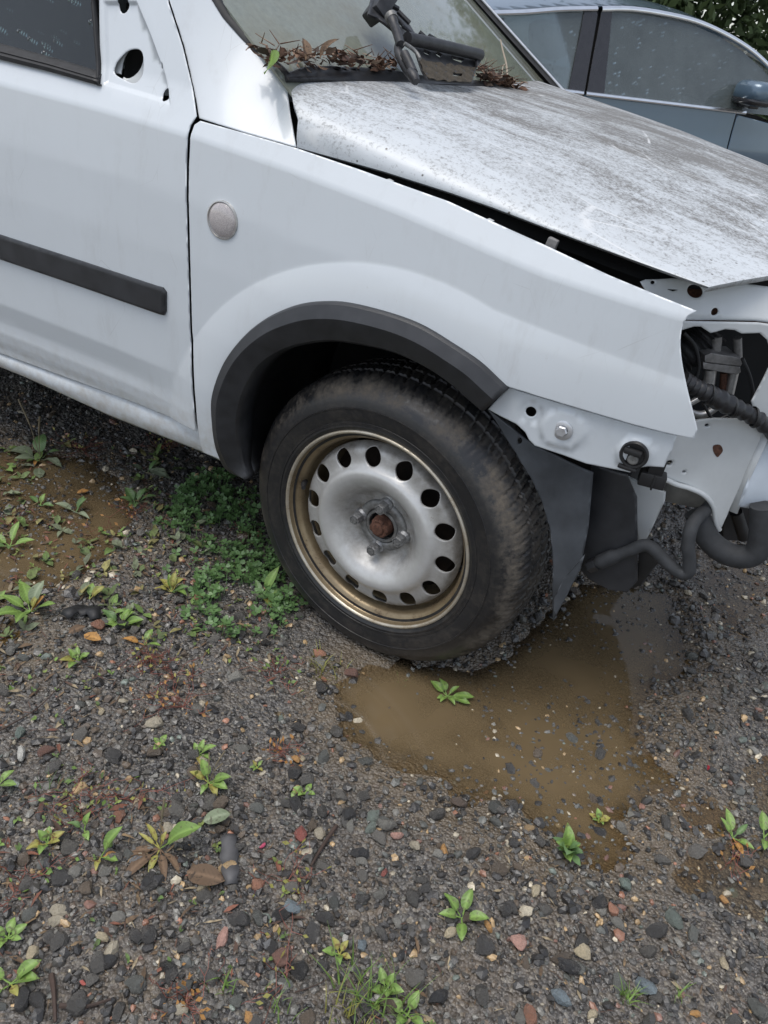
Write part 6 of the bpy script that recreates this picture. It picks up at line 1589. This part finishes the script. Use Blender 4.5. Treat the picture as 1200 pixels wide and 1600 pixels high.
labs = ['tall red stemmed weed with a yellow tip in the left gravel', 'low red mat of stems below the clover', 'small red brown tuft at the left puddle shore', 'faint red stems trailing beside the tyre foot', 'red stems around the little upright weed, left', 'sparse red stems at the left edge', 'red stemmed tuft on the bottom edge', 'orange red runner at the lower middle', 'thin red stems left of the twin leaf weed', 'red stems near the upper left gravel', 'red stems beside the weed near the right edge', 'red stems beside the low red mat', 'brown seedy stems in the left puddle', 'brown stems standing before the left puddle', 'red stems by the bright weed in the left puddle', 'tangle of red stems under the sill', 'dry stems under the van door', 'red weed right of the grey strip', 'tangle of reddish stems in the clover']
for (q, lab, n, L, up) in zip(rw, labs, (12, 22, 10, 10, 9, 9, 12, 6, 8, 8, 6, 10, 10, 9, 7, 14, 12, 9, 12), (.10, .06, .05, .08, .08, .08, .07, .10, .08, .08, .05, .07, .09, .10, .09, .09, .10, .06, .05), (.8, .3, .3, .1, .4, .3, .5, .5, .4, .3, .3, .4, 1.2, 1.5, 1.2, .6, .8, .3, .5)):
    redweed(q, n, L, lab, up)
# ---- grass tufts
MT['grass'] = LM['green']
def grass(xy, n, L, label, spread=.03, mat='green'):
    V, Fs = [], []; z0 = gz(*xy)
    for k in range(n):
        a = random.uniform(0, 6.28); r_ = random.uniform(0, spread); p0 = Vector((r_ * math.cos(a), r_ * math.sin(a), 0)); b_a = random.uniform(0, 6.28); d = Vector((math.cos(b_a), math.sin(b_a), 0)); l = L * random.uniform(.5, 1.1); s = d.cross(Vector((0, 0, 1))) * random.uniform(.0008, .0018)
        ln = random.uniform(.3, .9); b0 = len(V)
        for i in range(4):
            t = i / 3; c_ = p0 + d * (l * ln * t ** 1.6) + Vector((0, 0, l * (t - .35 * ln * t * t))); V += [c_ + s * (1 - t * .9), c_ - s * (1 - t * .9)]
        for i in range(3): Fs.append((b0 + 2 * i, b0 + 2 * i + 1, b0 + 2 * i + 3, b0 + 2 * i + 2))
    o = mesh_obj('grass_tuft', V, Fs, LM[mat], None, True); o.location = (xy[0], xy[1], z0); return tag(o, label, 'grass')
gp = [(0.3704,-0.6038),(0.6806,-0.4073),(0.3522,-0.6334),(0.267,-0.6667),(-0.0177,-0.1022),(0.1946,-0.6968),(-0.2385,-0.6038),(0.1409,-0.0229),(0.7461,-0.3654)]
for q, lab, n, L, sp_, mt in zip(gp, ('grass tuft at the bottom edge below the pebbles', 'small grass tuft near the bottom right', 'wispy grass left of the bottom tuft', 'sparse grass blades at the lower left of centre', 'fine grass beside the tyre foot', 'short grass at the bottom left of centre', 'thin grass blades in the left gravel', 'single grass blades at the puddle by the tyre', 'tiny grass tuft in the bottom right'), (60, 26, 30, 12, 40, 12, 8, 8, 8), (.07, .035, .05, .04, .04, .04, .04, .03, .03), (.06, .012, .05, .03, .05, .02, .03, .02, .015), ('green', 'green', 'yellow', 'green', 'yellow', 'green', 'dark', 'green', 'green')):
    grass(q, n, L, lab, sp_, mt)
# tiny sprouts and plant crumbs strewn over the left half
def strew(name, n, reg, label, cat, cols, smin, smax, up):
    V, Fs, Cc = [], [], []; r = np.random.default_rng(len(label)); k = 0; xs = [q[0] for q in reg]; yy = [q[1] for q in reg]
    while k < n:
        x, y = r.uniform(min(xs), max(xs)), r.uniform(min(yy), max(yy))
        if not inside(reg, x, y) or float(vnoise(np.array([x]), np.array([y]), 6, 61)[0]) < .42: continue
        k += 1; z = max(gz(x, y), -.001) + .004; m_ = r.integers(2, 5) if up else 1; c = np.array(cols[r.integers(0, len(cols))]) * r.uniform(.7, 1.25)
        for i in range(m_):
            L = r.uniform(smin, smax); v, f = leaf_mesh(L, L * (r.uniform(.35, .65) if up else r.uniform(.03, .3)), r.uniform(-.1, .5), r.uniform(0, .4), 3)
            Rm = rotm(r.uniform(-.4, .4), -r.uniform(0, .9) * up + r.uniform(-.2, .2), r.uniform(0, 6.28)); b0 = len(V)
            V += [Vector((x, y, z)) + Rm @ Vector(q) for q in v]; Fs += [tuple(b0 + j for j in q) for q in f]; Cc += [tuple(c)] * len(v)
    o = mesh_obj(name, V, Fs, MT['litter'], None, True)
    ca = o.data.color_attributes.new('tint', 'FLOAT_COLOR', 'POINT'); ca.data.foreach_set('color', np.array([(*c, 1) for c in Cc], np.float32).ravel())
    return tag(o, label, cat, None, 'stuff')
LEFT = [(-1.4442,0.181),(-0.7549,0.3792),(-0.1553,-0.0971),(0.1958,-0.3322),(0.4774,-0.5848),(-0.0496,-0.9021)]
strew('sprouts', 260, LEFT, 'tiny green sprouts scattered through the left gravel', 'sprouts', [(.16, .26, .06), (.22, .28, .07), (.11, .18, .05)], .005, .013, 1)
strew('plant_crumbs', 900, LEFT, 'dead stems and leaf crumbs strewn over the left gravel', 'debris', [(.14, .09, .05), (.22, .15, .08), (.09, .05, .035), (.20, .08, .05), (.30, .24, .15)], .006, .034, 0)
ALLG = [(-0.6673,-0.4224),(-0.0298,-0.1434),(0.4078,-0.2672),(0.6679,-0.2594),(0.9036,0.0546),(0.9185,-0.3377),(-0.0377,-0.9113)]
strew('plant_crumbs', 350, ALLG, 'straw and leaf crumbs strewn over the near gravel', 'debris', [(.14, .09, .05), (.22, .15, .08), (.09, .05, .035), (.30, .24, .15)], .005, .020, 0)
WEED = [(-1.3543,0.1524),(-0.8955,0.4062),(-0.5878,0.2553),(-0.27,-0.2036),(-0.4426,-0.4347),(-0.6181,-0.4324)]
strew('low_weeds', 110, WEED, 'straggly low weeds between the left puddle and the clover', 'weeds', [(.15, .24, .06), (.20, .26, .08), (.12, .17, .06), (.24, .22, .08), (.17, .20, .12)], .012, .036, 1)
# fallen leaves on the ground
for q, lab, L, mt, rz in zip([(0.0121,-0.5145),(-0.448,-0.3158),(-0.4771,-0.3277),(0.0464,-0.5955),(-0.7991,0.26),(-1.0022,0.0649),(-0.872,0.0702)], ('pale mottled fallen leaf beside the upright plantain leaf', 'orange fallen leaf below the black rubber scrap', 'tan fallen leaf touching the black rubber scrap', 'brown dead leaf right of the big plantain', 'curled grey dead leaf under the van door', 'pale dead leaf under the sill', 'rust coloured leaf at the left puddle'), (.045, .04, .035, .06, .06, .05, .03), ('pale', 'orange', 'brown', 'brown', 'pale', 'pale', 'orange'), (.9, .2, 1.2, .3, 0, 2.4, 1)):
    v, f = leaf_mesh(L, L * .55, .2, .15, 7, wav=.06); o = mesh_obj('fallen_leaf', v, f, LM[mt]); o.location = (q[0], q[1], gz(*q) + .014); o.rotation_euler = (.15, -.1, rz); tag(o, lab, 'leaf')

# ================================================================== BACKGROUND beyond the saloon
# ---- shed with dark glazing bars
shed = empty('glazed_shed', tuple(on('far', -1.9, 0, 0) - Vector((0, 0, .03))))
tag(shed, 'dark glazed shed at the top edge beyond the blue car', 'shed')
MT['bar'] = simple('dark_timber', (.035, .034, .032), .7, var=.3, scale=20); MT['shed_glass'] = glass_mat('old_shed_glass', (.5, .55, .52), (.10, .12, .11), .5, .04, False)
def fbox(name, a, b_, mat, parent): return box(name, 'far', a, b_, mat, parent, .006)
for k in range(6): fbox('glazing_bar', (-3.0 + .42 * k, 0, -.03), (-2.95 + .42 * k, 2.3, .03), MT['bar'], shed)
for k in range(6): fbox('rail', (-2.995, .02 + .44 * k, -.025), (-.86, .06 + .44 * k, .025), MT['bar'], shed)
for k in range(5):
    for j in range(5): fbox('pane', (-2.945 + .42 * k, .065 + .44 * j, -.006), (-2.585 + .42 * k, .455 + .44 * j, .0), MT['shed_glass'], shed)
fbox('shed_back', (-3.0, 0, -1.6), (-.85, 2.25, -1.55), MT['bar'], shed); fbox('shed_roof', (-3.1, 2.31, -1.7), (-.78, 2.36, .12), MT['bar'], shed)
post = fbox('corner_post', (-.80, -.03, .05), (-.74, 2.5, .11), simple('weathered_white_wood', (.55, .54, .50), .7), None)
tag(post, 'pale upright post beside the dark shed', 'post')

# ---- leafy things
def leaf_cloud(name, pts, s0, s1, mat, parent):
    n = len(pts); r = np.random.default_rng(5 + n); P = np.asarray(pts); A = r.normal(size=(n, 3)); A /= np.linalg.norm(A, axis=1)[:, None]
    Bv = np.cross(A, r.normal(size=(n, 3))); Bv /= np.linalg.norm(Bv, axis=1)[:, None]; S = r.uniform(s0, s1, (n, 1))
    q = np.stack([P - A * S, P + Bv * S * .45, P + A * S, P - Bv * S * .45], 1).reshape(-1, 3)
    f = np.arange(4 * n).reshape(-1, 4)
    o = mesh_obj(name, q.tolist(), f.tolist(), mat, None, False)
    if parent: o.parent = parent; o.location = -world_loc(parent)
    return o
def tree(name, base, h, cr, nleaf, label, mat, lean=(0, 0), cz=.65, cat='tree'):
    root = empty(name, base); tag(root, label, cat); B0 = Vector(base); bark = MT['bark']
    top = B0 + Vector((lean[0], lean[1], h))
    tr_ = tube('trunk', [B0, B0.lerp(top, .45) + Vector((.05, .03, 0)), top], lambda t: .11 * (h / 5) * (1 - .8 * t), bark, root, 10)
    pts = []; r = np.random.default_rng(int(h * 100))
    for k in range(16):
        t0 = r.uniform(.3, .95); s = B0.lerp(top, t0); a = r.uniform(0, 6.28); l = cr * r.uniform(.5, 1.1)
        e = s + Vector((math.cos(a) * l, math.sin(a) * l, r.uniform(-.05, .5) * l))
        tube('branch', [s, s.lerp(e, .5) + Vector((0, 0, .06)), e], lambda t: .03 * (h / 5) * (1 - .8 * t), bark, tr_, 6)
        m_ = nleaf // 16; tt = r.uniform(.25, 1.1, m_); sp_ = r.normal(0, cr * .16, (m_, 3)) * (.5 + tt[:, None] * .6)
        q = np.array(s)[None] + (np.array(e) - np.array(s))[None] * tt[:, None] + sp_; pts.append(q)
    c = leaf_cloud('crown', np.concatenate(pts), .035, .085, mat, root); return root
MT['bark'] = simple('grey_bark', (.16, .14, .12), .9, var=.35, scale=30, bump=.5, bscale=60)
fm1 = leaf_material('far_foliage', (.055, .095, .035), (.11, .15, .06), rough=.6); fm2 = leaf_material('far_yellow_foliage', (.16, .20, .06), (.26, .27, .09), rough=.6)
q = on('far', 2.05, 0, -3.0); tree('leafy_tree', (q.x, q.y, -.03), 4.2, 1.9, 20000, 'green tree with a leaning trunk at the top right corner', fm1, (.5, .2))
q = on('far', -1.02, 0, .30); tree('young_shrub', (q.x, q.y, -.03), 1.62, .28, 500, 'yellow green shrub in front of the dark shed', fm2, (0, 0), cat='shrub')

# ---- silver estate car further back, only its roof shows
est = empty('estate_car', tuple(on('far', 1.2, 0, .2) - Vector((0, 0, .03)))); tag(est, 'light beige estate car whose roof shows above the blue car', 'car')
MT['beige'] = simple('beige_paint', (.52, .50, .46), .35, .2, .6, .06, 6)
EF = (tuple(on('far', .55, 0, .35) - Vector((0, 0, .03))), (.985, .17, 0), (0, 0, 1), (.17, -.985, 0))
def eseg(name, prof, n0, n1, mat, parent, tum=0.0):
    rows = [[on(EF, s, t, n0 - tum * max(0, t - .95)) for s, t in prof], [on(EF, s, t, n1 + tum * max(0, t - .95)) for s, t in prof]]
    return strip(name, rows, mat, parent)
low = [(-2.6, .3), (-2.62, .95), (1.0, .98), (1.9, .85), (2.0, .3)]
panel('flank', EF, [(-2.6, .3), (-2.62, .97), (.9, .98), (1.9, .86), (2.0, .3)], MT['beige'], est, (), None, .3, .003, .01)
roofp = [(-2.60, .96), (-2.42, 1.52), (-2.2, 1.58), (-1.2, 1.63), (-.3, 1.61), (.15, 1.55)]
eseg('roof', roofp, -.02, -1.62, MT['beige'], est, .28)
eseg('front_screen', [(.15, 1.55), (.95, .98)], -.02, -1.62, MT['car_glass'], est, .28)
eseg('bonnet', [(.95, .985), (1.9, .86), (2.0, .3)], 0, -1.64, MT['beige'], est)
sg = [(-2.45, 1.0), (-2.32, 1.46), (-1.2, 1.55), (-.3, 1.53), (.08, 1.48), (.72, 1.0)]
panel('side_glass', EF, sg, MT['car_glass'], est, (), lambda s, t: -.035 - .28 * max(0, t - .95), .2, .003, 0)
tube('roof_rail', [on(EF, s, t + .03, -.25) for s, t in roofp[2:]], .016, MT['zinc'], est, 8)
tube('door_frame', [on(EF, s, t, -.03 - .28 * max(0, t - .95)) for s, t in ((-2.3, 1.5), (-1.2, 1.585), (-.3, 1.565), (.12, 1.50), (.85, 1.0))], .022, MT['beige'], est, 8, 3)
for ss in (-1.75, 1.2):
    for nn_ in (-.08, -1.55):
        w = lathe('wheel', [(.05, .0), (.2, .02), (.28, .03), (.31, 0), (.31, -.12), (.2, -.14)], (on(EF, ss, .31, nn_), EF[1], EF[2], EF[3]), MT['rubber'], est, 32)

hr = np.random.default_rng(77); hn = 16000
hs, ht, hq = hr.uniform(.2, 5.5, hn), hr.uniform(.2, 1, hn), hr.normal(0, .45, hn)
hp = [on('far', s, t * (2.5 + .5 * math.sin(s * 2.1) + .3 * math.sin(s * 5.3)), -2.2 + q_) for s, t, q_ in zip(hs, ht, hq)]
hd = leaf_cloud('hedge', [tuple(v) for v in hp], .04, .10, fm1, None); tag(hd, 'dark green overgrown hedge behind the roof of the blue car', 'hedge')
